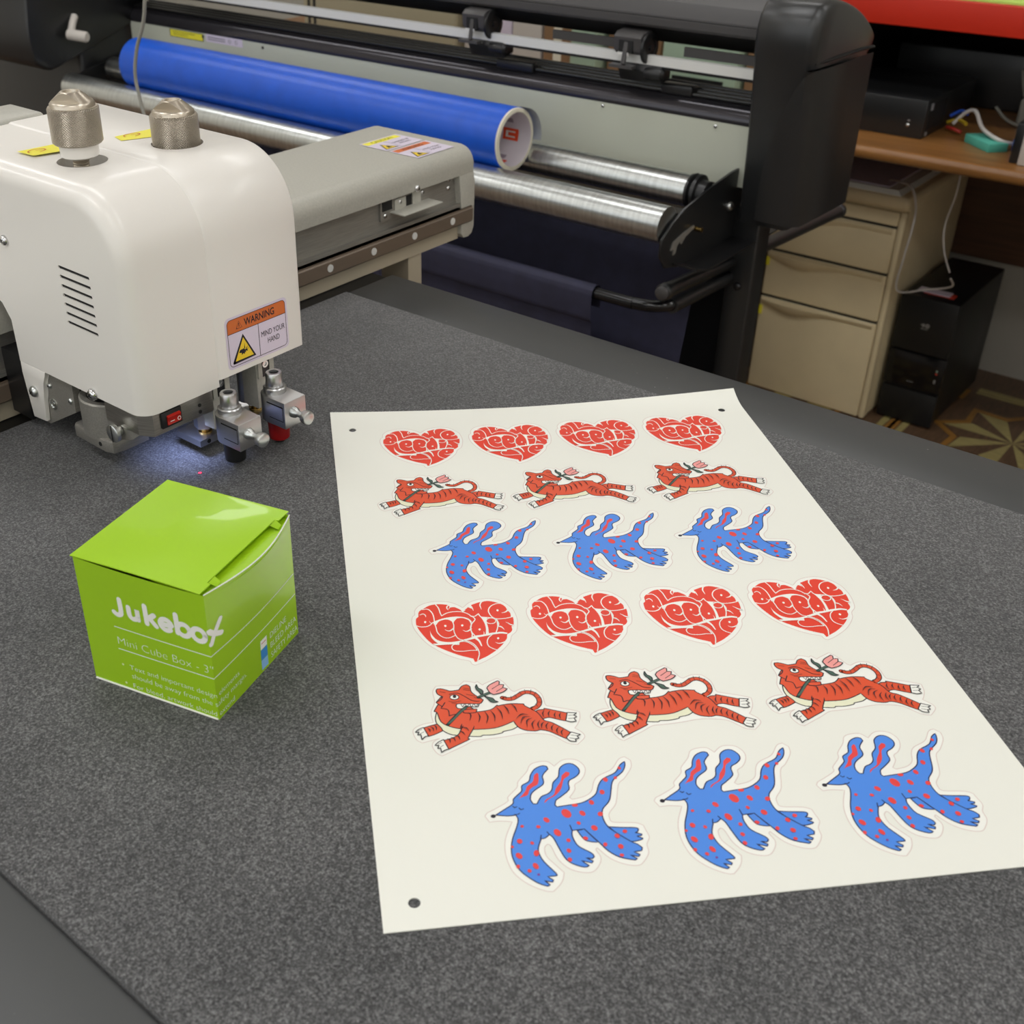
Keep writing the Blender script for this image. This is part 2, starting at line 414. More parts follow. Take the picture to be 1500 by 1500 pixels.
def boolean_diff(o, cutters):
    """carve the cutters out of o and leave a plain mesh"""
    for c in cutters:
        md = o.modifiers.new('b', 'BOOLEAN'); md.operation = 'DIFFERENCE'; md.solver = 'EXACT'; md.object = c
    dg = bpy.context.evaluated_depsgraph_get(); me = bpy.data.meshes.new_from_object(o.evaluated_get(dg))
    o.modifiers.clear(); old = o.data; o.data = me; bpy.data.meshes.remove(old)
    me.polygons.foreach_set('use_smooth', [True]*len(me.polygons)); me.set_sharp_from_angle(angle=math.radians(40))
    for c in cutters:
        d = c.data; bpy.data.objects.remove(c); bpy.data.meshes.remove(d)
def screw(P, parent, p, ax, r, name='screw', m='chrome'):
    """pan-head screw with a cross recess"""
    ax = Vector(ax).normalized(); p = Vector(p)
    k = mb(m).lathe(p-ax*.0005, ax, [(0, r), (r*.45, r), (r*.8, r*.75), (r*.95, r*.3), (r*.96, 0)], 16)
    a = ax.orthogonal().normalized(); b = ax.cross(a); k.use('dark')
    q = p-ax*.0005+ax*r*.99
    for d, e in ((a, b), (b, a)):
        k.add([q+d*r*.5+e*r*.08, q-d*r*.5+e*r*.08, q-d*r*.5-e*r*.08, q+d*r*.5-e*r*.08], [(0, 1, 2, 3)])
    return P(name, k, parent=parent)
HEART_ART=[
 ('cut','film',[(-2944,3929),(-2859,4248),(-2726,4398),(-2684,4769),(-2407,5183),(-1968,5419),(-1494,5488),(-984,5424),(-588,5289),(-215,4994),(-9,4747),(92,4802),(428,5144),(875,5347),(1407,5410),(1863,5327),(2242,5106),(2697,4459),(2818,3996),(2853,3368),(2772,2805),(2604,2261),(2277,1904),(2119,1452),(1757,954),(1280,479),(620,34),(250,-158),(-56,-268),(-208,-160),(-298,104),(-699,274),(-1234,604),(-1755,1071),(-2265,1689),(-2587,2299),(-2854,3008),(-2948,3520)]),
 ('fill','red',[(-2195,4885),(-1848,5130),(-1477,5212),(-1119,5184),(-733,5059),(-700,4850),(-445,4827),(-172,4581),(-25,4352),(37,4429),(314,4732),(505,4564),(523,4918),(771,5016),(1035,5111),(1141,5055),(1259,5143),(1573,5156),(2006,4947),(2233,4764),(2396,4514),(2463,4167),(2569,3902),(2544,3572),(2655,3591),(2634,3231),(2542,2793),(2419,2727),(2405,2406),(2254,2185),(2064,2050),(1998,1742),(1859,1524),(1669,1236),(1236,789),(675,365),(223,122),(31,-19),(-33,4),(-71,256),(-296,374),(-746,619),(-1187,939),(-1628,1300),(-1933,1593),(-2062,1741),(-2306,2162),(-2575,2829),(-2734,3412),(-2724,3819),(-2677,4060),(-2544,4209),(-2506,4537),(-2397,4733)]),
 ('stroke','white',[(-2243,4824),(-1962,4822),(-1787,4573),(-1708,4187),(-1714,3652)],62),
 ('stroke','white',[(-2782,3435),(-2523,3289),(-2224,3268),(-1984,3384),(-1836,3561),(-1617,3697)],62),
 ('stroke','white',[(-2442,4346),(-2265,4423),(-2144,4283),(-2142,4125)],[48, 62, 57, 19]),
 ('fill','white',[(-2166,3667),(-2180,3624),(-2205,3594),(-2236,3586),(-2265,3602),(-2283,3637),(-2286,3682),(-2272,3726),(-2247,3755),(-2215,3764),(-2187,3748),(-2169,3713)]),
 ('stroke','white',[(-1987,3727),(-1946,3574),(-1838,3544)],[10, 38, 48]),
 ('stroke','white',[(-1481,5255),(-1342,4854),(-1300,4386),(-1257,4131)],62),
 ('stroke','white',[(-1259,4114),(-923,4339),(-504,4412),(-103,4345),(220,4112),(373,3844)],62),
 ('stroke','white',[(-674,5111),(-845,4919),(-869,4736),(-812,4594)],[67, 77, 67, 14]),
 ('stroke','white',[(-788,4658),(-692,4832),(-443,4844)],[10, 57, 38]),
 ('fill','white',[(-1696,3674),(-1294,3846),(-876,3934),(-467,3949),(-122,3872),(159,3705),(311,3439),(303,3317),(140,3584),(-136,3775),(-440,3780),(-624,3556),(-708,3321),(-754,3531),(-955,3729),(-1206,3744),(-1475,3622),(-1665,3319),(-1801,3442),(-1759,3575)]),
 ('stroke','white',[(-110,4472),(-24,4361),(119,4460)],[29, 67, 29]),
 ('stroke','white',[(520,4765),(551,4533),(564,4346)],[57, 57, 10]),
 ('stroke','white',[(1158,5165),(1015,4857),(1016,4602),(1027,4414)],[77, 77, 48, 10]),
 ('stroke','white',[(2322,4821),(1936,4844),(1592,4648),(1404,4299),(1418,3921),(1545,3614),(1749,3465),(2102,3445),(2416,3489),(2687,3571)],62),
 ('stroke','white',[(343,3914),(546,3839),(800,4056),(891,3762),(1220,3655),(1539,3582)],62),
 ('stroke','white',[(2081,3963),(2198,3982),(2365,4053),(2546,4258)],[14, 57, 86, 115]),
 ('fill','white',[(1966,4212),(1950,4168),(1922,4138),(1890,4129),(1862,4145),(1845,4181),(1845,4227),(1861,4272),(1889,4302),(1921,4311),(1949,4295),(1966,4259)]),
 ('stroke','white',[(423,3837),(533,3559),(315,3234),(176,2886),(184,2484),(310,2134)],62),
 ('fill','white',[(846,3801),(951,3722),(1243,3635),(1130,3419),(1127,3092),(1134,2767),(1088,2251),(897,2156),(989,2624),(1003,3107),(938,3484)]),
 ('fill','white',[(706,2643),(690,2601),(662,2572),(628,2564),(598,2580),(579,2615),(578,2659),(593,2701),(622,2730),(656,2738),(686,2722),(704,2687)]),
 ('stroke','white',[(829,2443),(833,2283),(762,2094)],[10, 38, 38]),
 ('stroke','white',[(1652,3288),(1615,3195),(1543,3122),(1447,3079),(1341,3073),(1242,3105),(1164,3169),(1119,3257),(1115,3355),(1151,3448),(1223,3522),(1319,3565),(1426,3571),(1525,3539),(1604,3474),(1648,3386),(1652,3288)],57),
 ('stroke','white',[(1710,3182),(1652,2702),(1451,2182)],62),
 ('stroke','white',[(1699,3413),(1762,3012),(1657,2701)],[96, 57, 38]),
 ('stroke','white',[(1723,2790),(1826,2745),(1916,2628),(1982,2435)],[77, 96, 57, 10]),
 ('stroke','white',[(2162,3126),(2279,3013),(2411,2850),(2584,2747)],[10, 48, 86, 105]),
 ('fill','white',[(-365,1880),(-106,1950),(157,2051),(320,2133),(775,2171),(1190,2262),(1493,2280),(1795,2283),(2099,2165),(2065,2058),(1770,2142),(1466,2124),(1212,2101),(1006,2063),(393,1966),(517,1652),(557,1197),(497,1220),(413,1626),(255,1881),(-79,1805),(-282,1768)]),
 ('stroke','white',[(-1729,3409),(-1695,3080),(-1682,2717),(-1560,2384),(-1342,2159),(-1073,2126),(-763,2284)],57),
 ('stroke','white',[(-739,3530),(-705,3199),(-766,2763),(-735,2344),(-600,1964),(-324,1820)],57),
 ('fill','white',[(-1106,3168),(-1121,3126),(-1149,3096),(-1182,3089),(-1213,3104),(-1232,3139),(-1235,3184),(-1221,3227),(-1193,3256),(-1159,3264),(-1128,3248),(-1109,3213)]),
 ('stroke','white',[(-1243,2863),(-1091,2723),(-940,2736),(-756,2906)],[10, 67, 86, 96]),
 ('stroke','white',[(190,3577),(264,3200),(171,2726),(178,2246),(124,2094),(255,2038)],62),
 ('fill','white',[(-181,3093),(-196,3050),(-224,3021),(-258,3013),(-288,3029),(-307,3064),(-309,3109),(-294,3152),(-266,3181),(-232,3189),(-202,3173),(-183,3138)]),
 ('stroke','white',[(-279,2702),(-139,2564),(15,2585),(189,2740)],[10, 67, 86, 96]),
 ('fill','white',[(-2050,2883),(-2030,2601),(-1933,2304),(-1779,2033),(-1507,1843),(-1174,1754),(-828,1758),(-346,1838),(-383,1687),(-642,1672),(-663,1527),(-1300,1553),(-1936,1570),(-2040,1723),(-1762,1703),(-1934,1974),(-2064,2328)]),
 ('stroke','white',[(-641,1680),(-412,1729),(-114,1575),(130,1235),(231,877)],57),
 ('stroke','white',[(231,877),(-116,912),(-511,893),(-891,963),(-1053,1136),(-1057,1383),(-911,1519),(-671,1474),(-632,1679)],53),
 ('stroke','white',[(-336,1806),(-11,1601),(190,1304),(299,906),(287,527),(130,58)],57),
 ('stroke','white',[(1276,2124),(1013,1865),(878,1529),(889,1178),(1057,950),(1284,783)],57),
 ('fill','white',[(1574,1740),(1558,1698),(1530,1670),(1496,1663),(1466,1678),(1449,1712),(1447,1755),(1463,1797),(1492,1825),(1526,1832),(1555,1817),(1573,1783)]),
 ('stroke','white',[(1298,1438),(1451,1317),(1625,1327),(1811,1397)],[10, 57, 77, 96]),
]
TIGER_ART=[
 ('cut','film',[(-1196,1587),(-1038,1881),(-574,2095),(-129,2131),(-152,2870),(117,3590),(116,4361),(332,4775),(791,4767),(1501,4679),(1810,4988),(2128,4898),(2343,4792),(2489,4883),(2705,4578),(2890,4704),(3538,5003),(3811,4668),(4089,4012),(4264,3893),(4763,4095),(5274,4011),(5566,3507),(5588,2832),(5644,2636),(6661,2255),(7172,2005),(7067,1509),(6826,1083),(6669,904),(6972,526),(6985,188),(6542,-229),(6068,-66),(5508,513),(4924,719),(4127,818),(3169,716),(2163,665),(1662,639),(1057,314),(7,-190),(-212,8),(-379,475),(-264,809),(38,990),(-821,791),(-1082,1042)]),
 ('shape','cream',[(106,2792),(4,2388),(40,1973),(235,1543),(566,1217),(921,1084),(1463,963),(2011,877),(2147,949),(2579,913),(3093,991),(3173,1088),(3627,1166),(3946,1351),(3891,1904),(2740,1865),(1497,2019),(614,2497)],'ink',55),
 ('shape','orange',[(5029,2318),(5205,2390),(5460,2377),(5467,2470),(5892,2285),(6536,1991),(6346,1434),(5997,1587),(5650,1759),(5395,1763),(5215,1666),(5049,1944)],'ink',55),
 ('shape','orange',[(43,2000),(-281,1923),(-639,1814),(-581,1511),(-483,1188),(-173,1282),(260,1495),(196,1728)],'ink',55),
 ('shape','orange',[(484,3928),(191,3562),(327,3469),(208,3294),(-2,2898),(144,2787),(249,2129),(638,1745),(1230,1491),(2028,1374),(2782,1370),(3313,1520),(3796,1733),(3938,1307),(4234,1046),(4714,923),(5007,967),(5384,813),(5757,500),(6100,210),(6400,615),(6057,998),(5640,1412),(5301,1619),(5161,2023),(4998,2322),(4567,2751),(4532,2907),(3966,2997),(3510,2978),(3209,2920),(3203,2997),(2886,2726),(2486,2635),(2131,2623),(1563,3315)],'ink',55),
 ('fill','orange',[(471,3833),(350,2901),(950,1724),(1815,1617),(1969,2606),(1563,3315)]),
 ('shape','orange',[(1252,1641),(1127,1432),(997,1181),(718,968),(214,819),(279,480),(364,193),(827,429),(1361,694),(1465,769),(1392,822),(1549,1112),(1700,1361),(1800,1600),(1718,1810),(1409,1848)],'ink',55),
 ('fill','orange',[(1251,1551),(1360,1945),(1825,1887),(1783,1575),(1514,1295)]),
 ('stroke','ink',[(3555,3487),(3774,3364),(4034,3360),(4326,3526),(4625,3721),(4924,3742),(5214,3550),(5354,3177),(5290,2803),(5081,2574),(4909,2520)],283),
 ('stroke','orange',[(3555,3487),(3774,3364),(4034,3360),(4326,3526),(4625,3721),(4924,3742),(5214,3550),(5354,3177),(5290,2803),(5081,2574),(4828,2437)],186),
 ('shape','orange',[(296,4387),(355,4546),(564,4540),(810,4421),(1023,4306),(1453,4341),(1635,4603),(1886,4700),(2045,4532),(2049,4169),(2172,3910),(2390,3642),(2568,3457),(2444,3253),(2315,3174),(2217,3044),(1648,3021),(1262,3022),(1219,3168),(752,3038),(398,3271),(189,3543),(459,3739),(563,3937),(349,4138)],'ink',55),
 ('fill','orange',[(337,3544),(689,2580),(1440,2486),(1634,2928),(1313,3824)]),
 ('line','ink',[(619,3480),(374,3085),(705,2932),(708,2485),(908,2553),(1134,2571)],55),
 ('shape','orange',[(1460,2623),(1770,2557),(2082,2592),(2143,2818),(1623,2855),(1418,2768)],'ink',55),
 ('shape','white',[(1163,3223),(1238,3299),(1494,3286),(2315,3174),(2218,2968),(2026,2974),(1781,3051),(1571,2936),(1253,2957),(1156,3082)],'ink',55),
 ('line','ink',[(1400,3259),(1458,3044),(1577,3237)],35),
 ('line','ink',[(1621,3232),(1679,3017),(1798,3210)],35),
 ('line','ink',[(1843,3204),(1900,2989),(2020,3182)],35),
 ('line','ink',[(2064,3177),(2121,2962),(2241,3155)],35),
 ('fill','ink',[(1392,3786),(1345,3686),(1245,3621),(1121,3608),(1004,3651),(926,3738),(907,3846),(954,3946),(1054,4012),(1179,4024),(1297,3981),(1375,3894)]),
 ('fill','white',[(1347,3791),(1310,3719),(1230,3673),(1128,3665),(1033,3697),(968,3761),(952,3840),(989,3913),(1069,3959),(1171,3967),(1267,3935),(1332,3870)]),
 ('fill','ink',[(1252,3851),(1232,3796),(1194,3758),(1147,3749),(1104,3770),(1077,3815),(1073,3873),(1093,3929),(1132,3966),(1179,3976),(1221,3955),(1248,3909)]),
 ('line','ink',[(922,4047),(1226,4125),(1471,4017),(1753,3721),(2003,3451),(2345,3360)],41),
 ('line','ink',[(469,4317),(749,4214)],24),
 ('line','ink',[(1728,4434),(1977,4344)],24),
 ('line','ink',[(1678,4313),(1992,4225)],24),
 ('line','ink',[(822,3550),(1066,3453),(1429,3503)],24),
 ('line','ink',[(961,3390),(1180,3344)],24),
 ('line','ink',[(2135,3674),(2375,3548)],24),
 ('line','ink',[(1788,3958),(2154,3796)],24),
 ('line','ink',[(1650,3039),(1279,2692),(939,2318),(541,1865)],180),
 ('line','green',[(1645,3002),(1276,2674),(954,2289),(572,1907)],111),
 ('line','ink',[(2339,3648),(2676,3799),(3028,3949)],173),
 ('line','green',[(2354,3656),(2676,3799),(3042,3957)],104),
 ('shape','green',[(2401,4616),(2319,4429),(2353,4228),(2446,4070),(2502,3850),(2610,3875),(2646,4094),(2553,4252),(2450,4344)],'ink',55),
 ('shape','green',[(2661,3704),(2789,3496),(2909,3242),(3091,3172),(3289,3195),(3128,3310),(3075,3460),(2900,3578)],'ink',55),
 ('shape','pink',[(2888,4289),(3056,4505),(3531,4773),(3604,4694),(3545,4473),(3784,4443),(3700,4227),(3908,4103),(3750,3957),(3532,3838),(3138,3751),(2964,3957)],'ink',55),
 ('line','ink',[(3132,4180),(3544,4464)],38),
 ('line','ink',[(3325,3961),(3704,4217)],38),
 ('shape','white',[(-659,1807),(-902,1703),(-1090,1529),(-904,1524),(-989,1321),(-838,1338),(-819,965),(-653,1165),(-483,1188)],'ink',55),
 ('shape','white',[(206,855),(-60,713),(-252,511),(-56,504),(-145,291),(-3,299),(1,-2),(171,131),(364,193)],'ink',55),
 ('shape','white',[(6536,1991),(7000,1905),(6808,1772),(6943,1635),(6774,1545),(6847,1335),(6574,1314),(6346,1434)],'ink',55),
 ('shape','white',[(6412,614),(6837,383),(6646,318),(6691,137),(6518,123),(6517,-70),(6217,38),(6111,261)],'ink',55),
 ('line','ink',[(-748,1683),(-945,1601)],28),
 ('line','ink',[(-676,1496),(-878,1370)],28),
 ('line','ink',[(90,677),(-91,569)],28),
 ('line','ink',[(156,478),(-33,346)],28),
 ('line','ink',[(6552,1776),(6808,1772)],28),
 ('line','ink',[(6502,1561),(6774,1545)],28),
 ('line','ink',[(6352,408),(6646,318)],28),
 ('line','ink',[(6258,217),(6518,123)],28),
 ('stroke','ink',[(-481,1722),(-368,1618),(-372,1440)],[10, 69, 10]),
 ('stroke','ink',[(-326,1811),(-197,1687),(-200,1463)],[10, 69, 10]),
 ('stroke','ink',[(-126,1903),(-38,1757),(-48,1534)],[10, 69, 10]),
 ('stroke','ink',[(368,905),(506,783),(487,558)],[10, 69, 10]),
 ('stroke','ink',[(565,987),(731,843),(746,639)],[10, 69, 10]),
 ('stroke','ink',[(770,1120),(966,963),(983,741)],[10, 69, 10]),
 ('stroke','ink',[(1022,1356),(1194,1245),(1284,1012)],[10, 69, 10]),
 ('stroke','ink',[(1181,1587),(1420,1503),(1514,1295)],[10, 69, 10]),
 ('stroke','ink',[(1247,1823),(1178,1651),(1103,1480)],[10, 69, 10]),
 ('stroke','ink',[(1680,2596),(1770,2353),(1653,2000)],[10, 69, 10]),
 ('stroke','ink',[(2118,2541),(2199,2207),(2066,1812)],[10, 69, 10]),
 ('stroke','ink',[(2486,2560),(2586,2159),(2424,1677)],[10, 69, 10]),
 ('stroke','ink',[(2768,2600),(2926,2209),(2861,1758)],[10, 69, 10]),
 ('stroke','ink',[(3122,2790),(3278,2397),(3284,1888)],[10, 69, 10]),
 ('stroke','ink',[(3470,2935),(3633,2586),(3661,2210)],[10, 69, 10]),
 ('stroke','ink',[(3866,2981),(4036,2676),(4080,2297)],[10, 69, 10]),
 ('stroke','ink',[(4590,2048),(4255,2136),(3945,1852)],[10, 69, 10]),
 ('stroke','ink',[(4657,1901),(4305,1899),(4095,1468)],[10, 69, 10]),
 ('stroke','ink',[(4732,1800),(4448,1652),(4379,1207)],[10, 69, 10]),
 ('stroke','ink',[(4861,1646),(4652,1399),(4665,992)],[10, 69, 10]),
 ('stroke','ink',[(5069,1575),(4921,1320),(4951,1001)],[10, 69, 10]),
 ('stroke','ink',[(5268,1459),(5107,1297),(5052,1033)],[10, 69, 10]),
 ('stroke','ink',[(5475,1387),(5305,1182),(5311,912)],[10, 69, 10]),
 ('stroke','ink',[(5694,1224),(5542,1017),(5547,748)],[10, 69, 10]),
 ('stroke','ink',[(5903,1018),(5750,812),(5754,544)],[10, 69, 10]),
 ('stroke','ink',[(6120,856),(5948,654),(5952,387)],[10, 69, 10]),
 ('stroke','ink',[(5437,2267),(5315,2050),(5321,1772)],[10, 69, 10]),
 ('stroke','ink',[(5710,2187),(5590,2016),(5592,1785)],[10, 69, 10]),
 ('stroke','ink',[(5972,2061),(5871,1888),(5872,1658)],[10, 69, 10]),
 ('stroke','ink',[(6213,1985),(6110,1812),(6117,1554)],[10, 69, 10]),
 ('line','ink',[(3721,3505),(3713,3314)],28),
 ('line','ink',[(3980,3492),(3969,3225)],28),
 ('line','ink',[(4205,3580),(4243,3363)],28),
 ('line','ink',[(4470,3769),(4524,3540)],28),
 ('line','ink',[(4758,3899),(4751,3628)],28),
 ('line','ink',[(5075,3840),(4990,3578)],28),
 ('line','ink',[(5293,3618),(5143,3424)],28),
 ('line','ink',[(5452,3212),(5271,3187)],28),
 ('line','ink',[(5394,2838),(5220,2907)],28),
 ('line','ink',[(5176,2562),(5087,2762)],28),
]
DOG_ART=[
 ('cut','film',[(-365,45),(-226,238),(65,378),(785,786),(863,1065),(1371,1587),(1494,1943),(1988,2486),(2241,2915),(2610,3063),(3060,3046),(3249,2867),(3354,2699),(3732,3001),(4089,3074),(4515,2943),(4756,2525),(4676,2076),(4380,1660),(4050,1440),(3974,1117),(3627,686),(3736,564),(4310,674),(4708,952),(4958,1513),(5266,1851),(5971,2182),(6470,2778),(6789,2895),(7003,2633),(6906,2181),(6424,1556),(6055,1228),(5748,387),(5557,-20),(5169,-466),(5115,-877),(5297,-1003),(6174,-1133),(6496,-1324),(6524,-1600),(6564,-2009),(6350,-2381),(6298,-2833),(5995,-3247),(5679,-3450),(5144,-3333),(4576,-2943),(4166,-2308),(4083,-2429),(4190,-2831),(4045,-3197),(3704,-3534),(3293,-3545),(2741,-3289),(2353,-2732),(2201,-1999),(2076,-1852),(1909,-2029),(1891,-2482),(2112,-2894),(2451,-3441),(2320,-3798),(2106,-4079),(1797,-4345),(1462,-4273),(844,-3862),(358,-3245),(184,-2528),(199,-1817),(377,-1175),(781,-409),(215,-304),(-213,-320)]),
 ('shape','blue',[(4920,-1217),(5428,-1314),(6096,-1411),(6219,-1507),(6135,-1653),(6019,-1686),(6293,-1808),(6238,-1888),(6041,-1891),(6264,-2039),(6176,-2108),(5728,-2159),(5267,-1915),(5045,-1552)],'navy',55),
 ('shape','blue',[(3525,-1262),(3855,-1215),(4289,-2027),(3846,-1905),(3663,-1683)],'navy',55),
 ('shape','blue',[(117,55),(539,319),(998,617),(1077,894),(1310,1119),(1545,1345),(1618,1668),(1981,1883),(2143,2277),(2408,2624),(2779,2786),(2993,2729),(3022,2548),(2792,2310),(2664,2098),(2658,1799),(2558,1588),(2142,1308),(1931,1078),(1841,763),(1925,502),(2083,482),(2356,880),(2687,1021),(2928,1247),(3075,1673),(3399,2007),(3568,2519),(3907,2770),(4237,2728),(4445,2410),(4403,2110),(4152,1876),(3865,1724),(3761,1513),(3706,1150),(3235,771),(2976,587),(2873,313),(2945,197),(3663,251),(4111,302),(4542,500),(4887,784),(5120,1270),(5437,1641),(6077,1940),(6425,2395),(6706,2592),(6635,2291),(6414,1936),(5916,1544),(5713,1196),(5473,493),(5276,158),(4941,-192),(4828,-634),(4890,-1125),(5114,-1493),(5682,-2133),(5943,-2331),(6092,-2547),(6022,-2701),(5676,-2724),(5897,-2900),(5807,-2999),(5475,-2880),(5726,-3098),(5603,-3167),(4994,-2931),(4581,-2523),(4332,-2065),(3855,-1215),(3318,-1236),(3245,-1463),(3267,-1800),(3395,-2147),(3842,-2562),(3921,-2766),(3818,-2869),(3552,-2791),(3814,-2990),(3736,-3095),(3316,-2915),(3588,-3217),(3359,-3271),(2904,-3024),(2668,-2707),(2529,-2171),(2401,-1560),(2264,-1342),(2046,-1503),(1856,-1532),(1640,-1995),(1605,-2317),(1725,-2782),(2097,-3429),(2101,-3573),(1712,-3568),(1919,-3780),(1858,-3877),(1544,-3764),(1730,-4002),(1607,-4060),(1206,-3814),(710,-3257),(500,-2758),(431,-2301),(478,-1851),(635,-1341),(939,-703),(1067,-306),(1007,-55),(632,-58)],'navy',55),
 ('line','navy',[(972,478),(1036,384),(1140,421)],49),
 ('line','navy',[(1233,339),(1302,224),(1418,266)],49),
 ('line','navy',[(962,-15),(1092,-31),(1195,26)],49),
 ('line','navy',[(1898,-1330),(1830,-1529)],49),
 ('line','navy',[(2192,-1185),(2276,-1357)],49),
 ('line','navy',[(3274,-924),(3298,-1234)],49),
 ('line','navy',[(4890,-1125),(5114,-1493)],49),
 ('fill','black',[(116,-15),(92,-64),(43,-96),(-16,-103),(-72,-82),(-107,-39),(-114,14),(-90,63),(-41,96),(18,102),(74,81),(109,39)]),
 ('fill','red',[(1316,864),(1699,1289),(1812,1533),(1938,1665),(2170,1859),(2299,2219),(2468,2365),(2508,2231),(2373,1685),(2100,1512),(1900,1338),(1764,1062),(1470,954)]),
 ('fill','red',[(2419,476),(2532,678),(2939,917),(3131,1295),(3442,1701),(3578,2060),(3822,2273),(3958,2203),(3905,2020),(3602,1794),(3373,1265),(3045,903),(2672,696)]),
 ('fill','spot',[(3424,-448),(3335,-504),(3228,-490),(3132,-411),(3071,-287),(3064,-151),(3111,-40),(3200,17),(3308,3),(3405,-77),(3465,-202),(3472,-338)]),
 ('fill','spot',[(2418,-622),(2367,-659),(2300,-656),(2236,-613),(2190,-542),(2176,-462),(2198,-394),(2249,-357),(2316,-360),(2381,-404),(2427,-475),(2440,-555)]),
 ('fill','spot',[(4081,-448),(4027,-480),(3961,-469),(3902,-418),(3864,-341),(3858,-257),(3886,-191),(3941,-158),(4007,-169),(4067,-220),(4104,-298),(4109,-381)]),
 ('fill','spot',[(4619,155),(4568,122),(4509,127),(4458,168),(4429,235),(4428,310),(4457,372),(4508,406),(4567,401),(4618,359),(4648,292),(4648,217)]),
 ('fill','spot',[(5253,724),(5201,681),(5142,674),(5090,704),(5060,764),(5059,838),(5088,905),(5140,948),(5199,956),(5251,925),(5281,865),(5282,791)]),
 ('fill','spot',[(5597,1456),(5549,1418),(5492,1415),(5441,1448),(5409,1508),(5406,1579),(5431,1642),(5479,1680),(5537,1683),(5588,1650),(5619,1590),(5623,1519)]),
 ('fill','spot',[(6401,2121),(6369,2097),(6329,2097),(6292,2123),(6269,2166),(6265,2216),(6281,2258),(6314,2283),(6354,2282),(6390,2257),(6414,2213),(6418,2163)]),
 ('fill','spot',[(6076,1599),(6054,1557),(6018,1528),(5977,1522),(5942,1538),(5923,1573),(5924,1618),(5946,1661),(5982,1689),(6024,1696),(6058,1680),(6078,1644)]),
 ('fill','spot',[(3893,165),(3864,122),(3806,96),(3735,92),(3669,113),(3627,152),(3619,199),(3647,242),(3705,269),(3777,272),(3843,252),(3885,212)]),
 ('fill','spot',[(4884,-480),(4851,-542),(4795,-584),(4731,-594),(4675,-569),(4643,-517),(4643,-450),(4675,-388),(4731,-346),(4796,-336),(4852,-361),(4884,-414)]),
 ('fill','spot',[(4420,-1320),(4366,-1367),(4296,-1375),(4228,-1342),(4181,-1278),(4166,-1198),(4189,-1125),(4243,-1078),(4314,-1069),(4382,-1102),(4430,-1168),(4444,-1247)]),
 ('fill','spot',[(3755,-926),(3722,-956),(3678,-961),(3635,-940),(3605,-899),(3596,-850),(3609,-804),(3643,-774),(3687,-769),(3729,-790),(3759,-831),(3769,-881)]),
 ('fill','spot',[(2743,-1456),(2673,-1491),(2593,-1471),(2525,-1402),(2485,-1302),(2485,-1198),(2526,-1117),(2596,-1082),(2676,-1101),(2745,-1171),(2785,-1272),(2784,-1376)]),
 ('fill','spot',[(3094,-1820),(3060,-1857),(3014,-1871),(2969,-1857),(2937,-1820),(2926,-1770),(2939,-1719),(2973,-1682),(3018,-1668),(3063,-1681),(3096,-1719),(3107,-1769)]),
 ('fill','spot',[(2984,-2413),(2944,-2444),(2894,-2446),(2847,-2418),(2817,-2368),(2811,-2309),(2831,-2257),(2872,-2226),(2922,-2224),(2968,-2252),(2999,-2303),(3004,-2361)]),
 ('fill','spot',[(2912,-2885),(2873,-2915),(2824,-2919),(2780,-2893),(2752,-2846),(2747,-2789),(2767,-2739),(2807,-2708),(2856,-2704),(2900,-2730),(2928,-2778),(2933,-2834)]),
 ('fill','spot',[(1242,-754),(1224,-793),(1190,-819),(1149,-825),(1112,-809),(1089,-776),(1086,-735),(1104,-696),(1139,-671),(1180,-665),(1216,-680),(1239,-713)]),
 ('fill','spot',[(1960,-893),(1933,-931),(1889,-949),(1839,-943),(1796,-915),(1773,-872),(1775,-825),(1802,-788),(1847,-770),(1897,-775),(1939,-804),(1962,-847)]),
 ('fill','spot',[(1001,-1634),(958,-1684),(898,-1702),(838,-1684),(793,-1635),(776,-1567),(791,-1499),(834,-1449),(894,-1431),(954,-1449),(999,-1498),(1016,-1566)]),
 ('fill','spot',[(1487,-1787),(1456,-1815),(1415,-1821),(1374,-1803),(1345,-1765),(1336,-1718),(1348,-1674),(1379,-1646),(1420,-1640),(1461,-1658),(1489,-1696),(1499,-1743)]),
 ('fill','spot',[(1605,-2317),(1572,-2397),(1518,-2452),(1455,-2467),(1402,-2438),(1372,-2372),(1373,-2288),(1405,-2208),(1460,-2153),(1522,-2138),(1576,-2167),(1606,-2233)]),
 ('fill','spot',[(834,-2489),(777,-2524),(706,-2514),(640,-2462),(596,-2382),(587,-2295),(614,-2225),(672,-2189),(743,-2199),(810,-2251),(853,-2331),(862,-2418)]),
 ('fill','spot',[(579,-1873),(556,-1900),(523,-1911),(491,-1901),(467,-1874),(457,-1838),(466,-1801),(489,-1774),(521,-1764),(554,-1773),(578,-1800),(587,-1837)]),
 ('fill','spot',[(1407,-3129),(1352,-3149),(1290,-3123),(1237,-3059),(1208,-2975),(1210,-2891),(1243,-2832),(1298,-2812),(1361,-2838),(1413,-2902),(1442,-2987),(1440,-3070)]),
 ('fill','spot',[(1087,-3248),(1057,-3281),(1015,-3292),(971,-3278),(938,-3244),(925,-3198),(934,-3152),(964,-3120),(1007,-3109),(1051,-3123),(1084,-3157),(1097,-3203)]),
 ('fill','spot',[(620,-2997),(579,-3018),(538,-3013),(507,-2983),(495,-2936),(504,-2885),(533,-2843),(574,-2822),(615,-2827),(646,-2857),(658,-2904),(649,-2955)]),
 ('fill','spot',[(5684,-1609),(5653,-1654),(5605,-1681),(5551,-1682),(5506,-1657),(5481,-1612),(5485,-1561),(5515,-1515),(5563,-1489),(5618,-1488),(5663,-1513),(5687,-1557)]),
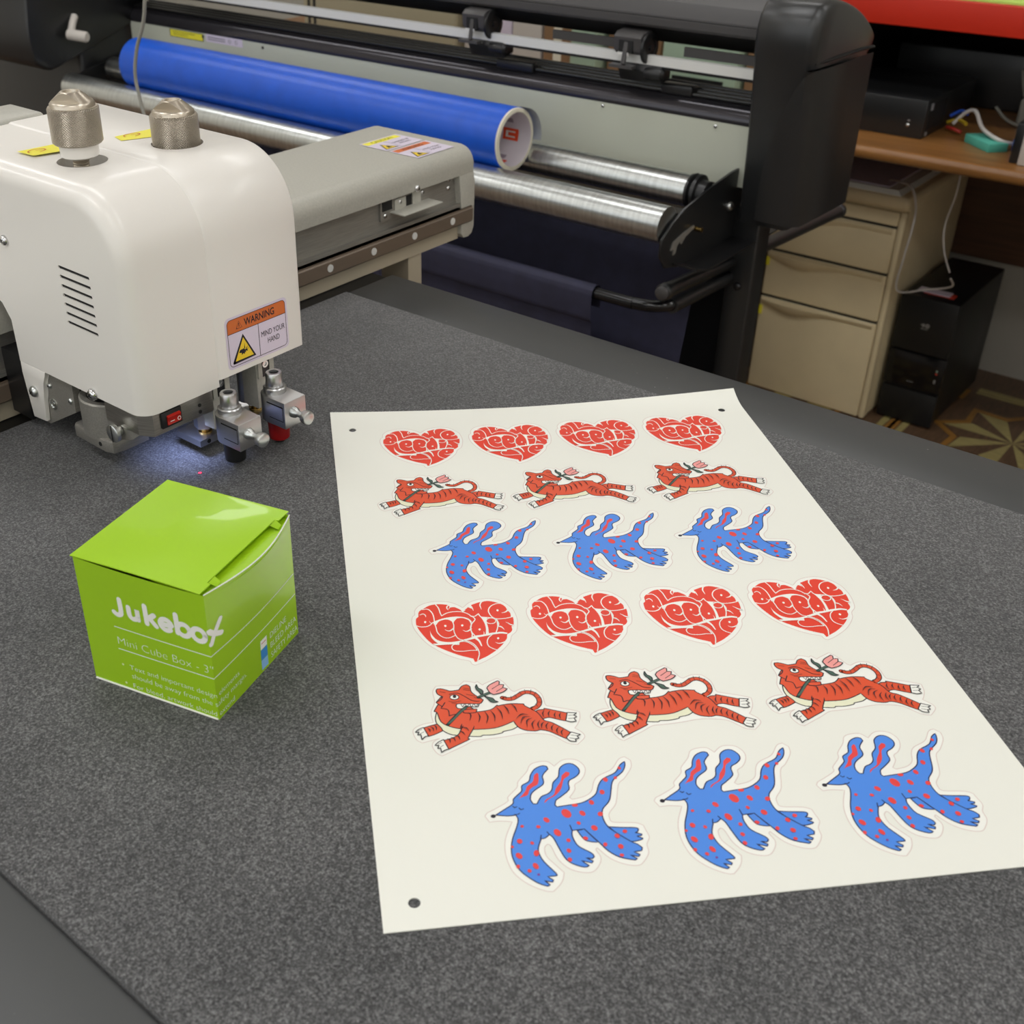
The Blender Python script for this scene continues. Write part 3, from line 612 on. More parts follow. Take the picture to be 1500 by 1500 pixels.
 ('fill','spot',[(5262,-1888),(5216,-1920),(5160,-1920),(5108,-1887),(5074,-1829),(5068,-1763),(5091,-1706),(5137,-1673),(5194,-1673),(5246,-1707),(5279,-1764),(5285,-1831)]),
 ('fill','spot',[(5278,-2469),(5230,-2510),(5169,-2519),(5111,-2492),(5072,-2438),(5063,-2370),(5085,-2306),(5133,-2265),(5194,-2256),(5252,-2283),(5291,-2338),(5301,-2406)]),
 ('fill','spot',[(4607,-2271),(4565,-2306),(4517,-2314),(4476,-2292),(4453,-2247),(4454,-2190),(4479,-2136),(4521,-2101),(4569,-2093),(4611,-2115),(4634,-2160),(4633,-2217)]),
 ('fill','spot',[(3876,-1807),(3843,-1843),(3792,-1856),(3737,-1842),(3692,-1806),(3670,-1756),(3677,-1707),(3710,-1671),(3761,-1658),(3816,-1672),(3861,-1708),(3883,-1758)]),
 ('fill','spot',[(5190,-2892),(5161,-2927),(5117,-2944),(5068,-2938),(5028,-2912),(5008,-2871),(5013,-2828),(5041,-2793),(5085,-2776),(5134,-2781),(5174,-2808),(5194,-2849)]),
 ('fill','purple',[(1412,-3450),(1399,-3476),(1373,-3494),(1342,-3497),(1313,-3486),(1296,-3464),(1293,-3435),(1307,-3409),(1333,-3392),(1364,-3388),(1392,-3399),(1410,-3422)]),
]
def text_fit(m, s, x, y, cap, width, matname, z, offset=0.0, shear=0, rot=None):
    """text with given cap height and total width, lower left at x, y"""
    t = MB(); text2d(t, s, 0, 0, 1.0, matname, z, offset/cap if cap else 0, shear=shear)
    xs = [v[0] for v in t.v]; x0, x1 = min(xs), max(xs); sc = cap/.71; sx = width/(x1-x0) if width else sc
    m.use(matname); m.add([(x+(v[0]-x0)*sx, y+v[1]*sc, z) for v in t.v], t.f)
# ================================================================== room
XL, XR, YF, YB = -4.2, 3.2, -2.6, 3.14
k = mb('fdark').box(XL, XR, YF, YB, FLOOR-.05, FLOOR-.002)
floor = struct(k.build('floor', smooth=0))
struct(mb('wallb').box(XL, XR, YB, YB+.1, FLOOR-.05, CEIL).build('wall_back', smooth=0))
WXS = (-2.6, -.4, 1.8); k = mb('wall').box(XL, XR, YF-.1, YF, FLOOR-.05, .1).box(XL, XR, YF-.1, YF, 1.6, CEIL)
ed_ = [XL]+[q for wx in WXS for q in (wx-1.0, wx+1.0)]+[XR]
for i in range(0, len(ed_), 2): k.box(ed_[i], ed_[i+1], YF-.1, YF, .1, 1.6)
struct(k.build('wall_front', smooth=0))
for i, wx in enumerate(WXS):  # made-up windows in the unseen front wall, added to let fill light in
    k = mb('white').box(wx-1, wx-.95, YF-.08, YF-.02, .1, 1.6).box(wx+.95, wx+1, YF-.08, YF-.02, .1, 1.6).box(wx-1, wx+1, YF-.08, YF-.02, .1, .15).box(wx-1, wx+1, YF-.08, YF-.02, 1.55, 1.6).box(wx-.02, wx+.02, YF-.08, YF-.02, .15, 1.55)
    struct(k.build('added_window_%d' % (i+1), smooth=0))
struct(mb('wall').box(XL-.1, XL, YF, YB, FLOOR-.05, CEIL).build('wall_left', smooth=0))
struct(mb('wall').box(XR, XR+.1, YF, YB, FLOOR-.05, CEIL).build('wall_right', smooth=0))
struct(mb('ceil').box(XL, XR, YF, YB, CEIL, CEIL+.1).build('ceiling', smooth=0))
for i, (px, py) in enumerate(PANELS):
    r = empty('ceiling_light', 'flat white ceiling light panel above the workshop, out of the frame', 'ceiling light', (px, py, CEIL), group='ceiling light panels')
    P = Part(r); k = mb('white')
    for a in ((-.6, .6, -.165, -.145), (-.6, .6, .145, .165), (-.6, -.58, -.145, .145), (.58, .6, -.145, .145)):
        k.box(px+a[0], px+a[1], py+a[2], py+a[3], CEIL-.05, CEIL)
    P('light_frame', k, smooth=0); P('diffuser', mb('lightw').box(px-.58, px+.58, py-.145, py+.145, CEIL-.04, CEIL-.03), smooth=0)
# parquet tiles: star wedges, borders, planks (pieces of the floor, on geometry of their own)
def piece(pts, z, m, name):
    k = MB(); k.use(m); k.prism(pts, 'z', FLOOR-.004, z); o = k.build(name, smooth=0); o.parent = floor; return o
TS = .52; TX0, TY0 = -.500, 2.754
for ti in range(-2, 2):
    for tj in range(-1, 1):
        cx, cy = TX0+ti*TS, TY0+tj*TS; R1, R2 = .165, .118
        if tj == 0 and False: pass
        # wedges of an eight-pointed star
        for q in range(16):
            a0 = q*math.pi/8; a1 = (q+1)*math.pi/8
            r0 = R1 if q % 2 == 0 else R2; r1 = R2 if q % 2 == 0 else R1
            piece([(cx, cy), (cx+r0*math.cos(a0), cy+r0*math.sin(a0)), (cx+r1*math.cos(a1), cy+r1*math.sin(a1))], FLOOR, 'flight' if q % 2 else 'fdark', 'parquet_wedge')
        for q in range(8): # orange chevron band around the star
            for s_ in (0, 1):
                a0 = q*math.pi/4; am = a0+math.pi/8*(1 if s_ else -1)
                p0 = (R1+.006, a0); p1 = (R2+.006, am); p2 = (R2+.022, am); p3 = (R1+.026, a0)
                pts = [(cx+r*math.cos(a), cy+r*math.sin(a)) for r, a in (p0, p1, p2, p3)]
                piece(pts if s_ else pts[::-1], FLOOR-.0005, 'forange', 'parquet_band')
        h = TS/2
        for sx in (-1, 1): # corner squares
            for sy in (-1, 1):
                x, y = cx+sx*(h-.055), cy+sy*(h-.055)
                piece([(x-.03, y-.03), (x+.03, y-.03), (x+.03, y+.03), (x-.03, y+.03)], FLOOR-.0006, 'forange', 'parquet_square')
                piece([(x-.02, y-.02), (x+.02, y-.02), (x+.02, y+.02), (x-.02, y+.02)], FLOOR-.0001, 'flight', 'parquet_square')
        for side in (-1, 1): # plank strips along the tile edges
            for n_ in (0, 1):
                y = cy+side*(h-.004-.02*n_)
                piece([(cx-h+.1, y-.008), (cx+h-.1, y-.008), (cx+h-.1, y+.008), (cx-h+.1, y+.008)], FLOOR-.0003, 'flight', 'parquet_plank')
                x = cx+side*(h-.004-.02*n_)
                piece([(x-.008, cy-h+.1), (x+.008, cy-h+.1), (x+.008, cy+h-.1), (x-.008, cy+h-.1)], FLOOR-.0003, 'flight' if n_ else 'forange', 'parquet_plank')

# ================================================================== cutting table
table = empty('cutting_table', 'large flatbed cutting table with grey felt bed and smooth dark grey rim', 'table', (-.2, .4, FLOOR))
P = Part(table)
k = mb('rim'); k.rbox(-.703, .75, .70, .770, -.03, -.0004, .0015, 2); P('table_rim', k)
k = mb('rim'); k.rbox(-1.9, .75, -.12, .1345, -.03, -.0030, .0015, 2); P('table_rim', k)
k = mb('rim'); k.box(-1.9, .75, .13, .71, -.05, -.012); k.box(-1.9, -.703, .70, .77, -.05, -.012); P('bed_support', k, smooth=0)
k = mb('felt'); k.rbox(-.7055, .75, .1352, .7095, -.012, 0, .0012, 2); P('felt_bed', k)
k = mb('felt'); k.rbox(-1.9, -.875, .1352, .7095, -.012, 0, .0012, 2); P('felt_bed', k)
P('gap_strip', mb('blackbar').box(-.8745, -.7060, .137, .768, -.0118, -.0045), smooth=0)  # near-black strip filling the slot between the two felt beds
P('support_post', mb('beige').box(-.765, -.7285, .822, .842, FLOOR, -.0036), smooth=0)
k = mb('greypaint'); k.box(-1.88, .73, -.10, -.06, -.16, -.03); k.box(-1.88, .73, .72, .755, -.16, -.03); P('side_rail', k, smooth=0)
for lx in (-1.8, -.6, .65):
    for ly in (-.08, .70): P('leg', mb('greypaint').rbox(lx-.03, lx+.03, ly-.03 if ly < 0 else ly-.01, ly+.03 if ly < 0 else ly+.05, FLOOR, -.03, .004), smooth=30)

# ================================================================== gantry
gan = empty('cutting_gantry', 'grey gantry beam across the cutting table carrying the white cutting head', 'gantry', (-.79, .5, 0))
P = Part(gan); GX0, GX1, GY0, GY1 = -.868, -.7215, -.30, .9165
# top cover: rounded front edge, skirt down
def arcpts(cx, cz, r, a0, a1, n): return [(cx+r*math.cos(math.radians(a0+(a1-a0)*i/n)), cz+r*math.sin(math.radians(a0+(a1-a0)*i/n))) for i in range(n+1)]
prof = [(-.7215, .0632)]+arcpts(-.7375, .0722, .016, 0, 90, 8)+arcpts(-.853, .0732, .015, 90, 180, 5)+[(-.868, .0632), (-.866, .0632)]+[(-.866, .086)]*0
inner = [(-.7235, .0632)]
k = mb('greypaint').prism([(-.7215, .0632)]+arcpts(-.7375, .0722, .016, 0, 90, 8)+arcpts(-.853, .0732, .015, 90, 180, 5)+[(-.868, .0632)], 'y', GY0, GY1, .0012, 2)
P('top_cover', k)
P('beam_body', mb('aluh').box(-.862, -.7285, GY0, GY1-.004, .020, .0632), smooth=0)
k = mb('aluh').prism([(-.7285, .0335), (-.7225, .0345), (-.7225, .031), (-.7285, .029)], 'y', GY0, GY1-.02); P('beam_ledge', k, smooth=0)
k = mb('beige').box(-.862, -.7265, GY0, .898, -.0035, .020); P('lower_beam', k, smooth=0)
rail = P('linear_rail', mb('rail').prism([(-.7285, .029), (-.7205, .029), (-.7185, .0265), (-.7185, .0145), (-.7205, .0125), (-.7285, .0125)], 'y', GY0, .9125), smooth=20)
k = mb('rail').box(-.729, -.7195, GY0, .9125, .0272, .0290); P('rail_edge', k, smooth=0, parent=rail)
for i in range(20):
    y = .8795-i*.0588
    if y < GY0+.02: break
    P('rail_bolt', mb('silver').cyl((-.7185, y, .0207), (-.7179, y, .0207), .0036, 16), parent=rail)
k = mb('greypaint').prism([(.893, .0632), (GY1+.0005, .0632), (.9185, .052), (.9185, .006), (.915, -.001), (.909, -.0035), (.902, -.0030), (.8975, .002), (.8975, .03)], 'x', -.862, -.7215, .001, 2)
P('end_plate', k)
ep = [o for o in gan.children if o.name.startswith('end_plate')][0]
for y, z in ((.884, .0607), (.8835, .0520)): screw(P, ep, (-.7284, y, z), (1, 0, 0), .0028)
# sensor latch under the cover
latch = P('latch_bracket', mb('aluh').box(-.7285, -.7262, .781, .852, .0425, .0632), smooth=0)
k = mb('greypaint').box(-.7262, -.7075, .794, .851, .0487, .0497); k.box(-.7262, -.7250, .800, .816, .0497, .060); k.box(-.7262, -.7250, .826, .838, .0497, .0632); P('latch_tongue', k, smooth=0, parent=latch)
k = mb('dark').box(-.7262, -.7258, .8165, .8255, .050, .060); k.box(-.7262, -.7258, .783, .797, .052, .062); P('latch_slot', k, smooth=0, parent=latch)
for y, z in ((.7865, .0475), (.842, .0430), (.841, .0580), (.808, .0560)): screw(P, latch, (-.7262, y, z), (1, 0, 0), .0025)
screw(P, gan.children[0], (-.7215, .828, .0655), (1, 0, 0), .0036)
# support post at the table edge and the black strip below
# caution labels on the end of the beam
def gantry_label(y0, y1, x0, x1, band, txt, lines):
    w_, h_ = (y1-y0), (x1-x0)
    m = MB(); m.use('lilac'); fill2d(m, [(0, 0), (h_, 0), (h_, w_), (0, w_)], 0)
    return m
m = MB()
# local: X -> world +Y, Y -> world -X (reads from the camera side)
LW, LH = .056, .040
def glabel(ox, band, head, l1, l2):
    m.use('lilac'); fill2d(m, [(0, oy), (LW, oy), (LW, oy+LH-.002), (0, oy+LH-.002)], .0001)
    m.use(band); fill2d(m, [(.002, oy+LH-.013), (LW-.004, oy+LH-.013), (LW-.004, oy+LH-.004), (.002, oy+LH-.004)], .00015)
    text_fit(m, head, .012, oy+LH-.0115, .006, .030, 'ink' if band == 'orangelab' else 'ink', .0002)
    m.use('ink'); fill2d(m, [(.003, oy+.003), (.022, oy+.003), (.0125, oy+.021)], .00015)
    m.use('yellab'); fill2d(m, [(.005, oy+.0042), (.020, oy+.0042), (.0125, oy+.0185)], .0002)
    m.use('ink'); fill2d(m, [(.010, oy+.0065), (.0155, oy+.0065), (.0145, oy+.0125), (.0115, oy+.011)], .00025)
    text_fit(m, l1, .027, oy+.0145, .0036, .024, 'ink', .0002); text_fit(m, l2, .031, oy+.0085, .0036, .016, 'ink', .0002)
    stroke2d(m.use('ink'), [(.0245, oy+.002), (.0245, oy+LH-.013)], .0004, .0002)
oy = 0.0; glabel(0, 'orangelab', 'WARNING', 'MIND YOUR', 'HAND')
oy = .0410; glabel(0, 'yellow', 'CAUTION', 'DANGER OF', 'PINCHING')
placed(m, plane_mx((-.7355, .8460, .0885), (0, 1, 0), (-1, 0, 0)))
lab = P('caution_label', m, smooth=0, label='white label with a yellow and an orange band')

# ================================================================== cutting head
head = empty('cutting_module', 'white boxy cutting head with two knurled knobs, vent slots and a warning label', 'cutting head', (-.64, .44, .0))
P = Part(head)
XF, ZT, Y0, Y1, YS = -.553, .194, .3708, .5100, .4330
def cover_prof(d, zb, R=.044, left=True):
    p = [(XF-d, zb)]+[(XF-d, .1), ]+arcpts(XF-R, ZT-R, R-d, 0, 90, 14)
    if left: p += [(-.757, ZT-d), (-.757, .101), (-.735, .1005), (-.712, .100), (-.700, .0945), (-.6925, .084), (-.692, .06), (-.692, zb)]
    else: p += [(-.757, ZT-d), (-.757, .101), (-.735, .1005), (-.712, .1), (-.700, .0945), (-.6925, .084), (-.692, .06), (-.692, zb)]
    return p
def loft(rings):
    """rings: list of (y, profile)"""
    m = MB(); n = len(rings[0][1]); vs = []; fs = []
    for y, pr in rings: vs += [(p[0], y, p[1]) for p in pr]
    for i in range(len(rings)-1):
        for j in range(n): fs.append((i*n+j, i*n+(j+1) % n, (i+1)*n+(j+1) % n, (i+1)*n+j))
    fs += [tuple(range(n))[::-1], tuple(range((len(rings)-1)*n, len(rings)*n))]
    m.add(vs, fs); return m
rr = .012
rings = [(Y0+rr*(1-math.cos(math.radians(a))) if a else Y0, cover_prof(rr*(1-math.sin(math.radians(a))), .0535)) for a in (0, 10, 20, 32, 45, 58, 70, 80, 90)]
rings.append((YS, cover_prof(0, .0535)))
def fixn(m):
    bm = bmesh.new(); vv = [bm.verts.new(v) for v in m.v]
    for f in m.f: bm.faces.new([vv[i] for i in f])
    bmesh.ops.recalc_face_normals(bm, faces=bm.faces[:]); q = MB(); q.use(m.m[0] if m.m else 'white'); q.bm(bm); return q
m = loft(rings); m.m = ['white']; m.mi = [0]*len(m.f); m = fixn(m)
cover = P('cover', m)
cuts = []
def cutter(mm, off=head.location):
    o = mm.build('cutter', None, ['white'], 0, off=tuple(off)); o.parent = head; cuts.append(o)
SL = [(.1388-i*.00618) for i in range(7)]
for z in SL:
    cutter(mb('white').prism([(-.6216, z), (-.6206, z+.0011), (-.5892, z+.0007), (-.5886, z-.0008), (-.5896, z-.0014), (-.6210, z-.0011)], 'y', Y0-.005, Y0+.004))
cutter(mb('white').cyl((-.6365, .4100, .176), (-.6365, .4100, .2), .0158, 40))
boolean_diff(cover, cuts)
for z in SL:
    P('vent_slot', mb('dark').prism([(-.6216, z), (-.6206, z+.0011), (-.5892, z+.0007), (-.5886, z-.0008), (-.5896, z-.0014), (-.6210, z-.0011)], 'y', Y0+.0008, Y0+.0012), parent=cover, smooth=0)
k = mb('dark').cyl((-.6365, .41, .1758), (-.6365, .41, .1765), .0157, 32); P('hole_liner', k, parent=cover)
k = mb('satin').cyl((-.6365, .41, .1765), (-.6365, .41, .179), .0115, 32); P('lock_disc', k, parent=cover)
cuts = []
PB = .0010
rings = [(YS, cover_prof(.0, .0585)), (YS+.0008, cover_prof(-.0006, .0585)), (YS+.002, cover_prof(-PB, .0585)), (Y1-.0015, cover_prof(-PB, .0585)), (Y1-.0004, cover_prof(-PB+.0006, .0585)), (Y1, cover_prof(-PB+.0015, .0585))]
m = loft(rings); m.m = ['white']; m.mi = [0]*len(m.f); m = fixn(m)
cover2 = P('cover', m)
cutter(mb('white').cyl((-.6215, .4735, .178), (-.6215, .4735, .2), .0170, 40)); boolean_diff(cover2, cuts); cuts = []
P('hole_liner', mb('dark').cyl((-.6215, .4735, .1778), (-.6215, .4735, .1786), .0168, 32), parent=cover2)
# raised rear ledge of the cover
P('rear_ledge', mb('greypaint').rbox(-.80, -.757, .36, .463,   .12, .1970, .003))
# side flange with leg on the gantry side
fl = [(-.6884, .0108), (-.6727, .0120), (-.6700, .030), (-.6672, .0440), (-.6640, .0500), (-.6610, .0535), (-.6921, .0535), (-.6920, .0447)]
sf = P('side_flange', mb('white').prism(fl, 'y', Y0, Y0+.0035, .0006, 2))
screw(P, sf, (-.6800, Y0, .0335), (0, -1, 0), .0042, m='steel'); screw(P, cover, (-.6059, Y0, .0550), (0, -1, 0), .0042); screw(P, cover, (-.6795, Y0, .1431), (0, -1, 0), .0036)
# carriage plate behind the arch
cp = P('carriage_plate', mb('aluh').prism([(-.6740, .0085), (-.6380, .0290), (-.6370, .0560), (-.690, .060), (-.690, .010)], 'y', .3745, .380), smooth=0)
for x, z, r in ((-.6654, .0411, .0022), (-.6417, .0367, .0022)): screw(P, cp, (x, .3745, z), (0, -1, 0), r, m='steel')
P('bearing_ring', mb('steel').lathe((-.6647, .3745, .0271), (0, -1, 0), [(0, .0042), (.0008, .0042), (.0008, .003), (.0003, .003), (.0003, .0015), (.0006, .0015), (.0006, 0)], 24), parent=cp)
# carriage block on the rail
P('carriage_block', mb('railgrey').box(-.7175, -.693, .372, .50, .006, .056), smooth=0)
# lower housing (brushed) with chamfered corner and rocker switch
hs = [(-.600, .374), (-.5655, .374), (-.556, .3792), (-.556, .4285), (-.600, .4285)]
hou = P('switch_housing', mb('alu').prism(hs, 'z', .0364, .0600, .0005, 1), smooth=0)
k = mb('black').rbox(-.5562, -.5545, .3850, .4013, .0402, .0515, .0006); sw = P('rocker_switch', k, parent=hou)
k = mb('switch').prism([(-.5546, .0416), (-.5532, .0424), (-.5542, .0450), (-.5528, .0478), (-.5546, .0488)], 'y', .3889, .3997, .0003, 1)
m = MB(); stroke2d(m.use('pwhite'), [(-.0018, 0), (.0012, 0)], .0005, 0); 
import math as _m
stroke2d(m, [(.0052+.0012*math.cos(i*math.pi/8), .0012*math.sin(i*math.pi/8)) for i in range(17)], .0004, 0)
m2 = placed(m, plane_mx((-.5526, .3922, .0448), (0, 1, 0), (0, 0, 1)))
k.use('pwhite'); k.add(m2.v, m2.f)
P('switch_rocker', k, parent=hou, label='red rocker with white I and O marks')
for z in (.0451, .0403): P('screw_hole', mb('dark').cyl((-.5561, .4171, z), (-.5557, .4171, z), .0013, 14), parent=hou)
P('rubber_foot', mb('black').cyl((-.575, .418, .0340), (-.575, .418, .0364), .0090, 28), parent=hou)
P('lamp_lens', mb('led').cyl((-.580, .405, .0352), (-.580, .405, .0362), .003, 16), parent=hou)
# spindle clamp: ring with lower flange
cr = (-.6165, .3905)
ring = P('spindle_clamp', mb('aluh').lathe((cr[0], cr[1], .0195), (0, 0, 1), [(0, .0215), (.0255, .0215), (.0265, .0205), (.0265, .0165), (.012, .0165), (.012, 0)], 48))
P('spindle_core', mb('dark').cyl((cr[0], cr[1], .02), (cr[0], cr[1], .041), .0145, 32), parent=ring); P('spindle_nut', mb('steel').lathe((cr[0], cr[1]-.004, .040), (0, 0, 1), [(0, .007), (.006, .007), (.007, .005), (.007, 0)], 6), parent=ring)
fl = [(-.6400, .374), (-.6370, .3712), (-.6030, .3705), (-.596, .3725), (-.594, .380), (-.594, .400), (-.640, .400)]
fg = P('clamp_flange', mb('aluh').prism(fl, 'z', .0125, .0215, .0008, 2), parent=ring)
for x in (-.6355, -.6075): P('screw_hole', mb('dark').cyl((x, .3725 if x < -.62 else .3702, .0172), (x, .375, .0172), .0016, 14), parent=ring)
ts = mb('steel').lathe((-.5862, .374, .0335), (0, -1, 0), [(0, .003), (.004, .003), (.004, .0062), (.0065, .0062), (.007, .0056), (.007, 0)], 28); ts.use('dark').box(-.5864, -.5860, .3666, .3672, .0275, .0395)
P('thumb_screw', ts)
P('clamp_arm', mb('aluh').prism([(-.600, .0215), (-.575, .030), (-.566, .0364), (-.566, .052), (-.600, .052)], 'y', .3745, .400), smooth=0)
# depth knobs
def knob(cx, cy, zb, hk, cz, raised):
    s_ = empty_local = None
    m = mb('knurl').lathe((0, 0, 0), (0, 0, 1), [(0, .0145), (.0012, .0157), (hk-.0014, .0157), (hk-.0003, .0150), (hk, .0143)], 96)
    o = m.build('knurled_knob', head); o.location = (cx-head.location.x, cy-head.location.y, zb-head.location.z); o.rotation_euler = (0, 0, .7)
    k = mb('nickel').lathe((cx, cy, zb+hk), (0, 0, 1), [(-.001, .0146), (.0003, .0138), (.0016, .0138), (.0028, .0128), (cz-.0006, .0066), (cz, .0060), (cz, .0044), (cz-.0016, .0040), (cz-.0016, 0)], 48)
    P('knob_cap', k, parent=o).matrix_parent_inverse = Matrix()
    c = [q for q in o.children][0]; c.location = (0, 0, 0)
    return o
def knob_parts(cx, cy, zb, hk, cz, raised):
    root_loc = Vector(head.location)
    m = mb('knurl').lathe((0, 0, 0), (0, 0, 1), [(0, .0145), (.0012, .0157), (hk-.0014, .0157), (hk-.0003, .0150), (hk, .0143)], 96)
    o = m.build('knurled_knob', head); o.location = (cx-root_loc.x, cy-root_loc.y, zb-root_loc.z)
    k = mb('nickel').lathe((0, 0, hk), (0, 0, 1), [(-.001, .0146), (.0003, .0138), (.0016, .0138), (.0028, .0128), (cz-.0006, .0068), (cz, .0062), (cz, .0046), (cz-.0016, .0042), (cz-.0016, 0)], 48)
    cut = k.build('knob_cap', o)
    # two flats cut into the cone
    c1 = mb('nickel').box(-.02, .02, .0066, .03, hk+.0030, hk+.02).build('cutter', o, smooth=0); c2 = mb('nickel').box(-.02, .02, -.03, -.0066, hk+.0030, hk+.02).build('cutter', o, smooth=0)
    for c in (c1, c2): c.rotation_euler = (0, 0, 0)
    boolean_diff(cut, [c1, c2]); cut.rotation_euler = (0, 0, .35)
    s = mb('dark').cyl((.0157*math.cos(-1.9), .0157*math.sin(-1.9), hk*.42), (.0150*math.cos(-1.9), .0150*math.sin(-1.9), hk*.42), .0013, 14)
    if raised: s = mb('dark').cyl((.0158*math.cos(3.35), .0158*math.sin(3.35), hk*.42), (.0150*math.cos(3.35), .0150*math.sin(3.35), hk*.42), .0013, 14)
    s.build('set_screw_hole', o)
    if raised:
        mb('white').lathe((0, 0, -.0085), (0, 0, 1), [(0, .0105), (.001, .0118), (.0085, .0122)], 40).build('plastic_collar', o)
        pr = []
        for i in range(14): pr += [(-.028+i*.0014, .0052), (-.0273+i*.0014, .0047)]
        mb('nickel').lathe((0, 0, 0), (0, 0, 1), pr+[(-.0085, .005)], 24).build('threaded_stem', o)
    return o
knob_parts(-.6365, .4090, .2055, .0225, .0085, True)
knob_parts(-.6222, .4735, .1790, .0350, .0085, False)
# yellow tags
for pts, tx in (([(-.6829, .3928), (-.6659, .3942), (-.6590, .4230), (-.6800, .4230)], (-.6745, .4000)), ([(-.6658, .4561), (-.6535, .4525), (-.6440, .4760), (-.6640, .4860)], (-.6600, .4640))):
    m = MB(); m.use('yellow'); fill2d(m, pts, ZT+.0013)
    stroke2d(m.use('redpen'), [(tx[0]+.004*math.cos(a), tx[1]+.006*math.sin(a)+.002) for a in [i*.45 for i in range(12)]], .0006, ZT+.0015)
    stroke2d(m, [(tx[0]-.001, tx[1]+.002), (tx[0]+.002, tx[1]+.008)], .0005, ZT+.0015)
    P('yellow_tag', m, parent=cover, smooth=0)
# warning label (local X -> world +Y, Y -> world +Z)
W_, H_ = .0553, .0366
def rrect(x0, y0, x1, y1, r, n=5):
    o = []
    for cx, cy, a in ((x1-r, y0+r, -90), (x1-r, y1-r, 0), (x0+r, y1-r, 90), (x0+r, y0+r, 180)):
        for i in range(n+1): t = math.radians(a+90*i/n); o.append((cx+r*math.cos(t), cy+r*math.sin(t)))
    return o
m = MB(); m.use('lilac'); fill2d(m, rrect(0, 0, W_, H_, .0035), 0)
b_ = .0018; hd = H_-.0115
m.use('orangelab'); fill2d(m, [(b_, hd), (W_-b_, hd)]+rrect(b_, b_, W_-b_, H_-b_, .003)[6:12]+rrect(b_, b_, W_-b_, H_-b_, .003)[12:18], .00008)
m.use('ink'); q = rrect(b_, b_, W_-b_, H_-b_, .003); stroke2d(m, q+[q[0]], .0004, .00014)
stroke2d(m, [(b_, hd), (W_-b_, hd)], .0004, .00014); stroke2d(m, [(W_*.515, b_), (W_*.515, hd)], .0004, .00014)
text_fit(m, 'WARNING', .0165, H_-.0090, .0050, .0270, 'ink', .00016, offset=.0001)
tri = [(.0095, H_-.0092), (.0145, H_-.0092), (.0120, H_-.0042)]; stroke2d(m.use('ink'), tri+[tri[0]], .0004, .00016); stroke2d(m, [(.0120, H_-.0058), (.0120, H_-.0080)], .0006, .00016)
m.use('ink'); tri = [(.0052, .0042), (.0238, .0042), (.0145, .0215)]
stroke2d(m, tri+[tri[0]], .0020, .00016, cap=True); fill2d(m, tri, .00014)
m.use('yellab'); fill2d(m, [(.0064, .0049), (.0226, .0049), (.0145, .0200)], .0002)
m.use('ink'); fill2d(m, [(.0098, .0100), (.0110, .0118), (.0146, .0120), (.0153, .0108), (.0162, .0112), (.0178, .0096), (.0170, .0093), (.0158, .0100), (.0160, .0085), (.0150, .0092), (.0148, .0078), (.0135, .0087), (.0120, .0078), (.0122, .0094)], .00024)
fill2d(m, [(.0145, .0118), (.0155, .0118), (.0152, .0158)], .00024); fill2d(m, [(.0158, .0112), (.0166, .0107), (.0180, .0132)], .00024); fill2d(m, [(.0163, .0104), (.0172, .0102), (.0190, .0118)], .00024)
text_fit(m, 'MIND YOUR', .0306, .0145, .0040, .0215, 'ink', .00016); text_fit(m, 'HAND', .0360, .0085, .0040, .0108, 'ink', .00016)
placed(m, plane_mx((XF+PB+.0002, .4412, .0622), (0, 1, 0), (0, 0, 1)))
P('warning_label', m, parent=cover2, smooth=0, label='lilac label with an orange WARNING band and a yellow triangle')
